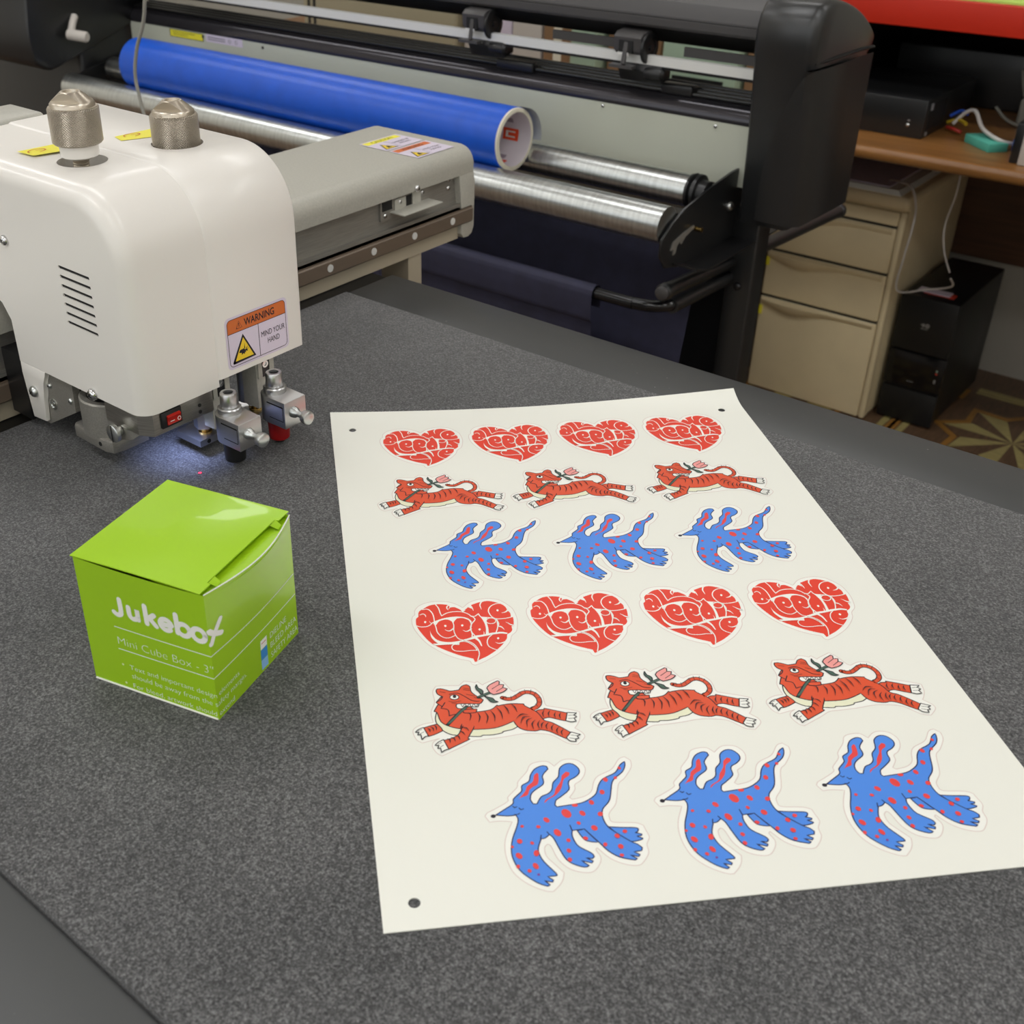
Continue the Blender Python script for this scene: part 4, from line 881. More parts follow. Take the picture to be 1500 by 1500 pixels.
# tool slides and holders
for n_, yc in enumerate((.4305, .4712)):
    sl = P('tool_slide', mb('greypaint').box(-.5600, -.5585, yc+.001, yc+.0045, .043, .060).box(-.5600, -.5585, yc+.0115, yc+.0155, .043, .060).box(-.5750, -.5600, yc+.000, yc+.0155, .020, .061), smooth=0)
    P('slide_groove', mb('railgrey').box(-.5600, -.5592, yc+.0045, yc+.0115, .043, .060), parent=sl, smooth=0)
    P('slide_screw', mb('chrome').lathe((-.5592, yc+.0075, .0525), (1, 0, 0), [(0, .0026), (.001, .0026), (.001, .0014), (.0003, .0012), (.0003, 0)], 20), parent=sl)
    mo = P('motor_rod', mb('satin').lathe((-.5755, yc+(.0035 if n_ == 0 else .010), .0165), (0, 0, 1), [(0, .0072), (.045, .0072)], 6).lathe((-.583, yc+.010, .0165), (0, 0, 1), [(0, .0070), (.045, .0070)], 28))
    P('rod_bushing', mb('brass').lathe((-.5755, yc+(.0035 if n_ == 0 else .010), .0118), (0, 0, 1), [(0, .0048), (.0012, .0048), (.0012, .0032), (.005, .0030)], 24), parent=mo)
    ft = P('slide_foot', mb('satin').box(-.592, -.5665, yc-.0085, yc+.0165, .0070, .0118), parent=mo, smooth=0)
    P('screw_hole', mb('dark').cyl((-.5667, yc-.001, .0093), (-.5663, yc-.001, .0093), .0016, 14), parent=mo)
    # holder: block with rounded rear, knob, cap, tip
    y0 = yc-.0115; y1 = yc+.0080
    pts = [(-.5205, y0), (-.5205, y1), (-.540, y1)]+[(-.5400-.0098*math.sin(math.radians(a)), (y0+y1)/2+.0098*math.cos(math.radians(a))) for a in range(15, 180, 15)]+[(-.540, y0)]
    h = P('tool_holder', mb('satin').prism(pts, 'z', .0212, .0408, .0005, 2))
    ax_, ay_ = -.5405, yc
    P('holder_collar', mb('satin').lathe((ax_, ay_-.001, .0400), (0, 0, 1), [(0, .0080), (.0042, .0080), (.0050, .0073), (.0050, .0055)], 36), parent=h)
    cap_ = [(0, .0058), (.0005, .0061), (.0095, .0057), (.0102, .0052), (.0102, .0034), (.0085, .0032), (.0085, 0)]
    P('holder_cap', mb('satin').lathe((ax_, ay_-.001, .0448), (0, 0, 1), cap_, 36), parent=h)
    P('holder_bore', mb('dark').cyl((ax_, ay_-.001, .0535), (ax_, ay_-.001, .0536), .0032, 24), parent=h)
    P('clamp_knob', mb('steel').lathe((-.5205, yc-.0035, .0320), (1, 0, 0), [(0, .0040), (.0025, .0036), (.0045, .0022), (.0085, .0022), (.0095, .0030), (.0105, .0044), (.0130, .0050), (.0150, .0048), (.0156, .0040), (.0156, 0)], 36), parent=h)
    P('slot_mark', mb('dark').box(-.5380, -.5222, y0-.0001, y0+.0002, .0365, .0375).box(-.5225, -.5221, y0-.0001, y0+.0002, .0265, .0370).box(-.5360, -.5225, y0-.0001, y0+.0002, .0262, .0267), parent=h, smooth=0)
    tip = 'black' if n_ == 0 else 'redcap'
    P('blade_cap', mb(tip).lathe((-.5405, ay_, .0042), (0, 0, 1), [(0, .0062), (.0010, .0072), (.017, .0078)], 36), parent=h, label='black blade cap' if n_ == 0 else 'red blade cap')
    if n_ == 1: P('blade_foot', mb('black').cyl((-.5405, ay_, .0022), (-.5405, ay_, .0043), .0040, 20), parent=h)
    else: P('blade_foot', mb('black').cyl((-.5405, ay_, .0025), (-.5405, ay_, .0043), .0030, 20), parent=h)
# laser spot on the felt
sp = mb('laser').cyl((-.5501, .4064, .0002), (-.5501, .4064, .0003), .0011, 16).build('laser_spot'); tag(sp, 'tiny red laser spot on the grey felt below the cutting head', 'laser spot')

# ================================================================== sticker sheet
RZ = .8261159; TSH = Vector((-.5451142, .5255155, 0)); UX = Vector((math.cos(RZ), math.sin(RZ), 0)); VY = Vector((math.sin(RZ), -math.cos(RZ), 0))
SW, SH, ST = .3049, .4571, .0095
def curl(u, v):
    t = max(0, 1-(v-ST)/.0225); e = abs(u-SW*.48)/(SW*.5)
    return .0051*t*t*e**1.7
bm = bmesh.new(); NU, NV = 40, 60; lay = []
for top in (1, 0):
    lay.append([[bm.verts.new((SW*i/NU, -(ST+(SH-ST)*(j/NV)**1.25), curl(SW*i/NU, ST+(SH-ST)*(j/NV)**1.25)+(.0007 if top else .0002))) for i in range(NU+1)] for j in range(NV+1)])
for j in range(NV):
    for i in range(NU):
        a = lay[0]; bm.faces.new((a[j+1][i], a[j+1][i+1], a[j][i+1], a[j][i])); a = lay[1]; bm.faces.new((a[j][i], a[j][i+1], a[j+1][i+1], a[j+1][i]))
for j in range(NV):
    for i in (0, NU): bm.faces.new((lay[0][j][i], lay[0][j+1][i], lay[1][j+1][i], lay[1][j][i]) if i else (lay[0][j+1][i], lay[0][j][i], lay[1][j][i], lay[1][j+1][i]))
for i in range(NU):
    for j in (0, NV): bm.faces.new((lay[0][j][i], lay[0][j][i+1], lay[1][j][i+1], lay[1][j][i]) if j == 0 else (lay[0][j][i+1], lay[0][j][i], lay[1][j][i], lay[1][j][i+1]))
bmesh.ops.recalc_face_normals(bm, faces=bm.faces[:])
k = mb('paper').bm(bm); sheet = k.build('sticker_sheet', None, smooth=30)
sheet.location = TSH; sheet.rotation_euler = (0, 0, RZ)
cuts = []
bpy.context.view_layer.update()
for hu, hv in ((.0150, .0303), (.2880, .0332), (.0139, .4440)):
    c = mb('paper').cyl((hu, -hv, -.005), (hu, -hv, .01), .0026, 24).build('cutter', None, smooth=0); c.location = TSH; c.rotation_euler = (0, 0, RZ); cuts.append(c)
bpy.context.view_layer.update()
boolean_diff(sheet, cuts)
tag(sheet, 'large white sheet of kiss-cut stickers with punched corner holes, lying on the felt bed', 'sticker sheet')
U5 = 1e-5
def sticker_proto(kind, data, names):
    root = empty('sticker', '', 'sticker')
    cut = [it for it in data if it[0] == 'cut'][0]
    P_ = corner_spline([(p[0]*U5, p[1]*U5) for p in cut[2]], k=4)
    m = MB(); m.use('film'); fill2d(m, P_, .00076); m.use('cutline'); stroke2d(m, P_+[P_[0]], .00045, .00077, cap=False)
    m.build('sticker_film', root, smooth=0)
    m = art(data, z0=.00080, dz=.000008, unit=U5, names=names); m.build('printed_'+kind, root, smooth=0)
    return root
protos = {'heart': sticker_proto('heart', HEART_ART, {'white': 'pwhite', 'red': 'red'}),
          'tiger': sticker_proto('tiger', TIGER_ART, {'white': 'pwhite'}),
          'dog': sticker_proto('dog', DOG_ART, {'black': 'ink', 'red': 'spot'})}
PLACES = {'heart': [[(62.6, 88.0), (125.6, 89.9), (188.8, 90.3), (251.9, 91.5)], [(62.6, 295.6), (126.8, 296.1), (191.2, 297.4), (254.2, 298.3)]],
          'tiger': [[(36.5, 149.6), (123.2, 150.5), (212.0, 152.2)], [(36.2, 360.0), (124.3, 360.6), (214.2, 361.5)]],
          'dog': [[(54.1, 190.5), (129.9, 191.1), (205.9, 192.7)], [(53.9, 402.0), (131.3, 402.4), (208.0, 402.2)]]}
WORDS = {'heart': 'red lettered heart sticker', 'tiger': 'orange tiger sticker with a pink tulip', 'dog': 'blue red-spotted dog sticker'}
POSN = {4: ['leftmost', 'second from left', 'third from left', 'rightmost'], 3: ['leftmost', 'middle', 'rightmost']}
GR = {'heart': 'heart stickers on the sheet', 'tiger': 'tiger stickers on the sheet', 'dog': 'blue dog stickers on the sheet'}
for kind, rows in PLACES.items():
    pr = protos[kind]; first = True
    for ri, row in enumerate(rows):
        for ci, (uu, vv) in enumerate(row):
            if first: r = pr; first = False
            else:
                r = pr.copy(); COL.objects.link(r)
                for ch in list(pr.children):
                    c = ch.copy(); COL.objects.link(c); c.parent = r
            r.location = TSH+UX*uu*.001+VY*vv*.001; r.rotation_euler = (0, 0, RZ)
            r['label'] = '%s, %s in the %s %s row' % (WORDS[kind], POSN[len(row)][ci], ('far', 'near')[ri], kind); r['category'] = 'sticker'; r['group'] = GR[kind]

# ================================================================== lime green carton
S_ = .0760; BR = 1.8368888
carton = empty('carton', 'small lime green cube carton with white lettering standing on the felt', 'box', (-.3548226, .2554810, 0), BR)
def bow_r(x, z): return .0068*math.sin(math.pi*min(max(x/S_, 0), 1))*max(0, z/S_)**2
def bow_l(y, z): return .0010*math.sin(math.pi*min(max(y/S_, 0), 1))*max(0, z/S_)**2
k = mb('box')
k.grid(lambda s, t: (-bow_l(S_*(1-s), S_*t*.995), S_*(1-s), S_*t*.995), 10, 10)   # printed face towards lower left
k.grid(lambda s, t: (S_*s, -bow_r(S_*s, S_*t), S_*t), 16, 12)                   # face towards the right
k.grid(lambda s, t: (S_, S_*s, S_*t), 4, 4); k.grid(lambda s, t: (S_*(1-s), S_, S_*t), 4, 4)
k.add([(0, 0, .0004), (0, S_, .0004), (S_, S_, .0004), (S_, 0, .0004)], [(0, 1, 2, 3)])
k.build('carton_body', carton, smooth=30)
k = mb('boxw').tube([(S_*i/16, -bow_r(S_*i/16, S_)-.0001, S_+.0001) for i in range(17)], .0003, 6, sm=False)
k.build('card_edge', carton)
mb('boxw').tube([(-.0003, .0005, .0005), (-.0003, S_-.0005, .0005)], .0005, 6, sm=False).build('card_edge', carton)
# inner dust flap, slopes from the lid to the bowed face
k = mb('box').grid(lambda s, t: (S_*s*.99+.0004, -bow_r(S_*s, S_)*(1-t)+.030*t, S_-.0006-.0016*(1-t)-.0030*math.sin(math.pi*t)*.3), 16, 4); k.build('dust_flap', carton, smooth=60)
# lid with lock notches
def lid_z(x, y): 
    a = math.sin(math.pi*min(max(x/S_, 0), 1)); b = math.sin(math.pi*min(max(y/S_, 0), 1))
    return .0764+.0016*a*b+.0004*(1-x/S_)*b
def lid_y0(x): return .0018 if (x < .0085 or x > .0685) else .0038
xs = [-.0003+.0788*i/28 for i in range(29)]; xs = sorted(xs+[.0084, .0086, .0684, .0686])
vs = []; fs = []; ny = 12
for x in xs:
    for j in range(ny+1):
        y = lid_y0(x)+(.0774-lid_y0(x))*j/ny; vs.append((x, y, lid_z(x, y)))
for i in range(len(xs)-1):
    for j in range(ny): a = i*(ny+1)+j; fs.append((a, a+ny+1, a+ny+2, a+1))
n0 = len(vs); vs += [(v[0], v[1], v[2]-.0005) for v in vs]; fs += [tuple(reversed([i+n0 for i in f])) for f in fs]
rim_ = [i*(ny+1) for i in range(len(xs))]+[(len(xs)-1)*(ny+1)+j for j in range(1, ny+1)]+[i*(ny+1)+ny for i in range(len(xs)-2, -1, -1)]+[j for j in range(ny-1, 0, -1)]
for i in range(len(rim_)): a, b = rim_[i], rim_[(i+1) % len(rim_)]; fs.append((b, a, a+n0, b+n0))
k = mb('box'); k.add(vs, fs); k.build('lid', carton, smooth=40)
# lock tabs
k = mb('box')
for x0 in (.0086, .0625): k.add([(x0, .0030, .0766), (x0+.006, .0035, .0766), (x0+.0055, .0000, .0748), (x0+.0015, -.0008, .0744)], [(0, 1, 2, 3)])
k.build('lock_tab', carton, smooth=0)
def wrap(m, name, parent=carton):
    bm = bmesh.new(); vv = [bm.verts.new(v) for v in m.v]
    for f, mi in zip(m.f, m.mi):
        try: q = bm.faces.new([vv[i] for i in f]); q.material_index = mi
        except ValueError: pass
    for cx in (S_,)+tuple(S_*i/8 for i in range(1, 8))+tuple(S_+S_*i/8 for i in range(1, 8)):
        bmesh.ops.bisect_plane(bm, geom=bm.verts[:]+bm.edges[:]+bm.faces[:], plane_co=(cx, 0, 0), plane_no=(1, 0, 0))
    for v in bm.verts:
        u, z, h = v.co.x, v.co.y, v.co.z
        if u <= S_+1e-7: v.co = (-bow_l(S_-u, z)-h, S_-u, z)
        else: v.co = (u-S_, -bow_r(u-S_, z)-h, z)
    for v in bm.verts: pass
    me = bpy.data.meshes.new(name); bm.to_mesh(me); bm.free()
    for q in m.m: me.materials.append(M[q])
    o = bpy.data.objects.new(name, me); COL.objects.link(o); o.parent = parent; return o
mm = .001
def ring(cx, cy, r, a0=0, a1=360, n=20, ry=None):
    return [(cx+r*math.cos(math.radians(a0+(a1-a0)*i/n)), cy+(ry or r)*math.sin(math.radians(a0+(a1-a0)*i/n))) for i in range(n+1)]
LOGO = [[(25.2, 58.3), (25.2, 51), (24.4, 48.9), (22.4, 48.2), (20.6, 49.3)],
        [(30.2, 55.2), (30.2, 50.8), (31.3, 48.9), (33.2, 48.7), (35.0, 50.0), (35.3, 51.5), (35.3, 55.2), (35.3, 48.9)],
        [(40.4, 59.3), (40.4, 48.5)], [(45.3, 55.0), (41.6, 51.9)], [(42.4, 52.4), (45.9, 48.5)],
        [(48.7, 51.5), (55.2, 51.5)]+ring(51.9, 51.5, 3.3, 0, 315, 18), [(58.4, 59.8), (58.4, 48.7)], ring(62.0, 51.6, 3.5), ring(70.6, 51.4, 3.6),
        [(77.2, 46.8), (79.8, 51.4), (84.4, 57.6)], [(76.6, 54.6), (79.6, 51.6), (84.6, 49.0)]]
m = MB(); m.use('bprint')
for i, s in enumerate(LOGO):
    s = [(x*mm, y*mm) for x, y in s]
    s = corner_spline(s, closed=False, k=3, ang=80) if len(s) > 2 and len(s) < 12 else s
    stroke2d(m, s, .0029, .00012+i*.00001)
wrap(m, 'printed_logo')['label'] = 'white rounded lettering of the box maker'
m = MB(); m.use('bprint')
stroke2d(m, [(.0190, .0398), (.151, .0400)], .0005, .00012); stroke2d(m, [(.0192, .0258), (.151, .0268)], .0005, .00012)
text_fit(m, 'Mini Cube Box - 3"', .0196, .0289, .0050, .0566, 'bprint', .00012, offset=-.00012)
m2 = m
text_fit(m2, 'Text and important design elements', .0242, .0140, .0031, .0715, 'bprint', .00012, offset=-.00005)
text_fit(m2, 'should be away from the safety margin.', .0246, .0085, .0031, .0770, 'bprint', .00012, offset=-.00005)
text_fit(m2, 'For bleed, artwork should extend', .0245, .0020, .0031, .0655, 'bprint', .00012, offset=-.00005)
for c in ((.0200, .0158), (.0200, .0038)): m2.use('bpale'); fill2d(m2, ring(c[0], c[1], .0007, n=10)[:-1], .00012)
for t_, y in (('DIELINE', .0160), ('BLEED AREA', .0095), ('SAFETY AREA', .0030)):
    text_fit(m2, t_, .1248, y, .0038, {'DIELINE': .0160, 'BLEED AREA': .0255, 'SAFETY AREA': .0262}[t_], 'bprint', .00012, offset=-.00006)
for nme, z0, z1 in (('bprint', .0146, .0205), ('bblue', .0078, .0143), ('bsky', .0015, .0076)): m2.use(nme); fill2d(m2, [(.1155, z0), (.1215, z0), (.1215, z1), (.1155, z1)], .00012)
stroke2d(m2.use('redpen'), [(.1165, .0182), (.1205, .0182)], .0005, .00016)
wrap(m2, 'printed_text')
# ================================================================== wide roll-fed vinyl cutter behind the table
plo = empty('vinyl_cutter', 'wide black roll-fed vinyl cutter on a stand behind the cutting table', 'vinyl cutter', (-1.35, 1.55, FLOOR))
P = Part(plo)
def loft_x(rings, m):
    """rings of (x, [(y,z)...]) joined along x"""
    n = len(rings[0][1]); vs = []; fs = []
    for x, pr in rings: vs += [(x, p[0], p[1]) for p in pr]
    for i in range(len(rings)-1):
        for j in range(n): fs.append((i*n+j, i*n+(j+1) % n, (i+1)*n+(j+1) % n, (i+1)*n+j))
    fs += [tuple(range(n))[::-1], tuple(range((len(rings)-1)*n, len(rings)*n))]
    q = MB(); q.add(vs, fs); q.m = [m]; return fixn(q)
capP = [(1.452, -.113), (1.447, -.02), (1.437, .07), (1.428, .125), (1.432, .155), (1.446, .171), (1.475, .176), (1.53, .165), (1.580, .146), (1.612, .128), (1.626, .118), (1.624, .104), (1.608, .098), (1.616, .088), (1.618, .0), (1.600, -.065), (1.572, -.104)]
capP = corner_spline(capP, k=3, ang=34)
def inset(pr, d):
    cy = sum(p[0] for p in pr)/len(pr); cz = sum(p[1] for p in pr)/len(pr)
    hy = max(abs(p[0]-cy) for p in pr); hz = max(abs(p[1]-cz) for p in pr)
    return [(cy+(p[0]-cy)*(1-d/hy), cz+(p[1]-cz)*(1-d/hz)) for p in pr]
rg = [(-.6800, inset(capP, .010)), (-.6785, inset(capP, .004)), (-.674, capP), (-.612, capP), (-.606, inset(capP, .002)), (-.601, inset(capP, .006)), (-.5975, inset(capP, .013))]
ec = P('end_cap', loft_x(rg, 'blackm'), smooth=50)
# swoosh: raised outer shell on the cap front and side
sw_ = [(-.6526, -.104), (-.6510, -.070), (-.6475, -.030), (-.6400, .010), (-.6300, .042), (-.6170, .072), (-.6050, .090), (-.5960, .098)]
def capfront(z):
    if z < .07: return 1.452-(z+.113)*.082
    return 1.437-(z-.07)*.15
k = MB(); k.use('blackm'); vs = []; fs = []
for (xx, zz) in corner_spline(sw_, closed=False, k=3, ang=90):
    yf = capfront(zz); xs_ = xx
    vs += [(xs_, yf+.002, zz), (xs_+.0015, yf-.0085, zz), (-.603, yf-.0095, zz), (-.5905, yf+.004, zz), (-.5885, yf+.10, zz), (-.5885, 1.600, zz)]
n = len(vs)//6
for i in range(n-1):
    for j in range(5): a = i*6+j; fs.append((a, a+1, a+7, a+6))
fs += [(0, 1, 2, 3, 4, 5)]; fs += [tuple(reversed([(n-1)*6+j for j in range(6)]))]
k.add(vs, fs); P('end_cap_shell', k, smooth=50, parent=ec)
k = mb('dark').tube([(xx-.0005, capfront(zz)-.0005, zz) for xx, zz in sw_], .0011, 6); P('cap_groove', k, parent=ec)
k = mb('dark').tube([(-.600, 1.44, .104), (-.5955, 1.50, .105), (-.5955, 1.58, .104), (-.5955, 1.615, .102)], .002, 6); P('cap_groove', k, parent=ec)
# left end cap with pinch lever
lcP = corner_spline([(1.262, .30), (1.255, .10), (1.245, .0), (1.252, -.045), (1.285, -.060), (1.34, -.045), (1.50, .005), (1.55, .10), (1.55, .30)], k=3, ang=40)
lc = P('end_cap', loft_x([(-2.34, lcP), (-2.055, lcP), (-2.05, inset(lcP, .006))], 'blackm'), smooth=50)
P('lever_arm', mb('offwhite').tube([(-2.048, 1.352, .030), (-2.040, 1.340, .020), (-2.032, 1.328, .004)], .007, 10), parent=lc, label='pale grey pinch lever')
P('lever_grip', mb('offwhite').lathe((-2.040, 1.326, .002), (.9, .35, -.08), [(0, .006), (.002, .010), (.040, .010), (.043, .008), (.043, 0)], 20), parent=lc)
P('cap_lower_band', mb('greyplastic').box(-2.34, -2.06, 1.249, 1.262, -.03, -.022), parent=lc)
# lower housing at the left end
P('left_housing', mb('blackm').rbox(-2.60, -2.062, 1.36, 1.62, -.42, .02, .01, 3))
# top beam
bp_ = [(1.480, .1164), (1.477, .1200), (1.477, .1290), (1.4795, .1300), (1.4795, .1325), (1.480, .134), (1.492, .150), (1.508, .1575), (1.56, .172), (1.66, .166), (1.67, .12), (1.60, .1164)]
P('top_beam', mb('greyplastic').prism(bp_, 'x', -2.055, -.676), smooth=25)
k = mb('dark').box(-2.055, -.676, 1.4785, 1.4800, .1292, .1306); P('beam_seam', k, smooth=0)
P('beam_underside', mb('navyplast' if 'navyplast' in M else 'black').prism([(1.482, .1163), (1.520, .1163), (1.520, .096), (1.510, .094)], 'x', -2.055, -.676), smooth=0)
k = mb('silver').box(-2.05, -.682, 1.474, 1.484, .0682, .0805); bar = P('pinch_bar', k, smooth=0)
P('bar_lower_strip', mb('dark').box(-2.05, -.682, 1.476, 1.490, .0640, .0682), smooth=0)  # dark strip along the underside of the silver bar
for x0, x1 in ((-1.03, -.89), (-.81, -.69)): P('upper_strip', mb('greyplastic').box(x0, x1, 1.492, 1.496, .0815, .094), smooth=0)
def pinch(x0, x1, z1):
    h = P('pinch_roller_unit', mb('greyplastic').prism([(1.474, z1-.030), (1.4625, z1-.024), (1.4605, z1-.006), (1.468, z1), (1.490, z1+.002), (1.500, z1-.004), (1.500, z1-.045), (1.480, z1-.045)], 'x', x0, x1, .0012, 2))
    zc = z1-.020
    P('side_disc', mb('black').lathe((x1, 1.482, zc), (1, 0, 0), [(0, .0215), (.004, .0215), (.005, .0195), (.0052, .0125), (.0035, .012), (.0035, .004), (.007, .004), (.007, 0)], 28), parent=h)
    xm = (x0+x1)/2; w_ = (x1-x0)
    P('latch_opening', mb('dark').box(xm-w_*.28, xm+w_*.22, 1.4600, 1.4650, z1-.026, z1-.010), parent=h, smooth=0)
    k = mb('greyplastic').prism([(1.4575, z1-.042), (1.4545, z1-.040), (1.4600, z1-.012), (1.4635, z1-.012)], 'x', xm-w_*.10, xm+w_*.06, .0008, 1); k.box(x0, x1-.006, 1.452, 1.464, z1-.046, z1-.042)
    P('release_lever', k, parent=h)
    P('lever_link', mb('silver').box(xm-w_*.3, xm+w_*.1, 1.4585, 1.4600, z1-.030, z1-.026), parent=h, smooth=0)
    P('roller_arm', mb('black').prism([(1.478, z1-.035), (1.500, z1-.035), (1.500, z1-.060), (1.478, z1-.066), (1.470, z1-.050)], 'x', x0+.004, x1+.030, .003, 2), parent=h)
    P('roller_knob', mb('black').lathe((x1+.004, 1.476, z1-.052), (1, 0, 0), [(0, .008), (.012, .010), (.026, .009), (.03, .005), (.03, 0)], 18), parent=h)
pinch(-1.178, -1.136, .1120); pinch(-.905, -.861, .1090)
# platen: shiny rounded front and grooved black top
pl_ = [(1.4815, .0060)]+[(1.4815+.024*(1-math.cos(math.radians(a))), .0075+.0245*math.sin(math.radians(a))) for a in range(0, 91, 9)]+[(1.56, .0320), (1.56, .006)]
P('platen', mb('platen').prism(pl_, 'x', -2.05, -.682), smooth=30)
for i in range(4): P('platen_groove', mb('blackm').rbox(-2.05, -.682, 1.493+i*.012, 1.501+i*.012, .0315, .0355+.0018*i, .0015, 2))
P('guide_block', mb('black').rbox(-1.13, -1.06, 1.486, 1.50, .028, .043, .003)); P('guide_block', mb('black').rbox(-.84, -.79, 1.490, 1.51, .030, .044, .003))
fp = P('front_panel', mb('panel').box(-2.052, -.690, 1.4818, 1.4835, -.0765, .0065), smooth=0)
for x, z in ((-1.828, .000), (-1.6609, -.0010), (-.9273, .0010), (-.7437, -.0005)): screw(P, fp, (x, 1.4818, z), (0, -1, 0), .0028, m='railgrey' if x < -1 else 'chrome')
m = MB(); m.use('ink'); fill2d(m, [(0, 0), (.101, 0), (.101, .014), (0, .014)], 0); m.use('yellow'); fill2d(m, [(.002, .001), (.099, .001), (.099, .013), (.002, .013)], .0001)
for i in range(2): stroke2d(m.use('ink'), [(.01, .0095-.004*i), (.075-.02*i, .0095-.004*i)], .001, .0002)
placed(m, plane_mx((-1.928, 1.4815, -.0095), (1, 0, 0), (0, 0, 1))); P('caution_label', m, parent=fp, smooth=0, label='yellow caution strip')
m = MB(); m.use('lilac'); fill2d(m, [(0, 0), (.104, 0), (.104, .014), (0, .014)], 0)
for i in range(2): stroke2d(m.use('ink'), [(.006, .009-.004*i), (.055, .009-.004*i)], .0012, .0002)
for cx in (.068, .086): stroke2d(m, [(cx+.003*math.cos(a), .007+.003*math.sin(a)) for a in [i*.6 for i in range(11)]], .0008, .0002)
placed(m, plane_mx((-1.8195, 1.4815, -.0080), (1, 0, 0), (0, 0, 1))); P('rating_label', m, parent=fp, smooth=0, label='white rating label with small print')
# rollers
rl = P('feed_roller', mb('steel').lathe((-2.02, 1.304, -.088), (1, 0, 0), [(0, 0), (0, .0245), (1.314, .0245), (1.314, 0)], 40))
rl2 = P('feed_roller', mb('steel').lathe((-2.02, 1.406, -.0705), (1, 0, 0), [(0, 0), (0, .0220), (1.292, .0220), (1.292, 0)], 40))
k = mb('black').lathe((-.730, 1.406, -.0705), (1, 0, 0), [(0, .0235), (.004, .0245), (.006, .0195), (.009, .0195), (.010, .0245), (.014, .0240), (.015, .018), (.026, .017), (.026, 0)], 36); P('roller_collar', k, parent=rl2)
# side plates
sp_ = [(1.2840, -.1240), (1.2845, -.1020), (1.3079, -.0860), (1.3399, -.0725), (1.4013, -.0600), (1.4600, -.0520), (1.53, -.0480), (1.53, -.1480), (1.3492, -.1546), (1.300, -.1440)]
for x0 in (-.7035, -2.046):
    pl2 = P('side_plate', mb('blackm').prism(sp_, 'x', x0, x0+.0035, .0006, 1))
    P('plate_flange', mb('black').prism([(1.318, -.1440), (1.3492, -.1530), (1.56, -.1500), (1.56, -.1480), (1.3492, -.1505), (1.318, -.1415)], 'x', x0+.0030, x0+.040), parent=pl2, smooth=0)
    hk = P('height_hook', mb('aluh').prism([(1.309, -.1220), (1.314, -.1120), (1.340, -.1050), (1.366, -.1015), (1.366, -.1060), (1.345, -.1120), (1.336, -.1200), (1.330, -.1150), (1.324, -.1200), (1.322, -.1290), (1.316, -.1300), (1.316, -.1220)], 'x', x0+.0033, x0+.0050), parent=pl2, smooth=0)
    P('hook_pin', mb('brass').cyl((x0+.003, 1.372, -.1080), (x0+.014, 1.372, -.1080), .0032, 18), parent=pl2)
    screw(P, pl2, (x0+.0035, 1.4653, -.0998), (1, 0, 0), .0065, 'plate_bolt', 'steel')
# stand
for x0, x1 in ((-.702, -.662), (-2.05, -2.01)):
    lg = P('stand_leg', mb('blackm').rbox(x0, x1, 1.49, 1.53, FLOOR+.05, -.105, .003))
    P('stand_foot', mb('blackm').rbox(x0-.01, x1+.01, 1.20, 1.85, FLOOR+.01, FLOOR+.05, .004), parent=lg)
    screw(P, lg, (x1-.02, 1.49, -.22), (0, -1, 0), .006, 'leg_bolt', 'railgrey')
P('stand_leg_brace', mb('black').box(-.84, -.703, 1.535, 1.56, FLOOR+.05, -.15), smooth=0)
P('stand_crossbar', mb('blackm').rbox(-1.99, -.70, 1.51, 1.55, -.62, -.54, .003))
arm = P('support_arm', mb('blackm').lathe((-.700, 1.300, -.1780), (.0, .581, -.0285), [(0, 0), (0, .0105), (.003, .0118), (.012, .0118), (.013, .0105), (.575, .0105), (.576, .0118), (.584, .0118), (.586, .010), (.586, 0)], 24))
P('arm_cap', mb('greyplastic').lathe((-.700, 1.300, -.1780), (.0, -.581, .0285), [(0, .0098), (.003, .0092), (.0045, .0070), (.0045, 0)], 24), parent=arm)
P('basket_rod', mb('blackg').tube([(-1.95, 1.300, -.2040), (-1.3, 1.300, -.2040), (-.80, 1.300, -.2040), (-.745, 1.302, -.2040), (-.718, 1.310, -.2045), (-.702, 1.330, -.2050), (-.700, 1.36, -.2060), (-.700, 1.45, -.2080), (-.700, 1.53, -.210)], .0085, 14))
P('lower_arm', mb('blackm').cyl((-.700, 1.33, -.206), (-.700, 1.50, -.212), .0105, 20))
# media basket cloth
def cl_back(s, t):
    x = -2.0+s*1.285
    pts = [(1.44, -.128), (1.435, -.20), (1.425, -.32), (1.41, -.48), (1.39, -.66), (1.37, -.80)]
    q = t*(len(pts)-1); i = min(int(q), len(pts)-2); f = q-i
    return (x-.03*t*(s > .98), pts[i][0]*(1-f)+pts[i+1][0]*f+.004*math.sin(s*40)*t, pts[i][1]*(1-f)+pts[i+1][1]*f)
bc = P('media_cloth', mb('cloth').grid(cl_back, 60, 20), smooth=60)
def cl_front(s, t):
    x = -1.98+s*1.178
    pts = [(1.3125, -.2300), (1.3118, -.2040)]+[(1.300+.0118*math.cos(a), -.2040+.0118*math.sin(a)) for a in (.5, 1.0, 1.6, 2.1, 2.6, 3.1)]+[(1.2880, -.2180), (1.2895, -.2420), (1.2930, -.2460), (1.296, -.30), (1.305, -.40), (1.32, -.55), (1.34, -.70), (1.37, -.82)]
    q = t*(len(pts)-1); i = min(int(q), len(pts)-2); f = q-i
    fold = .006*math.sin((s*1.178-1.0)*60+t*6)*max(0, (t-.62))*(1 if s > .7 else .4)*2
    return (x-.012*max(0, t-.6), pts[i][0]*(1-f)+pts[i+1][0]*f+fold, pts[i][1]*(1-f)+pts[i+1][1]*f)
P('media_cloth', mb('cloth').grid(cl_front, 90, 60), smooth=60)

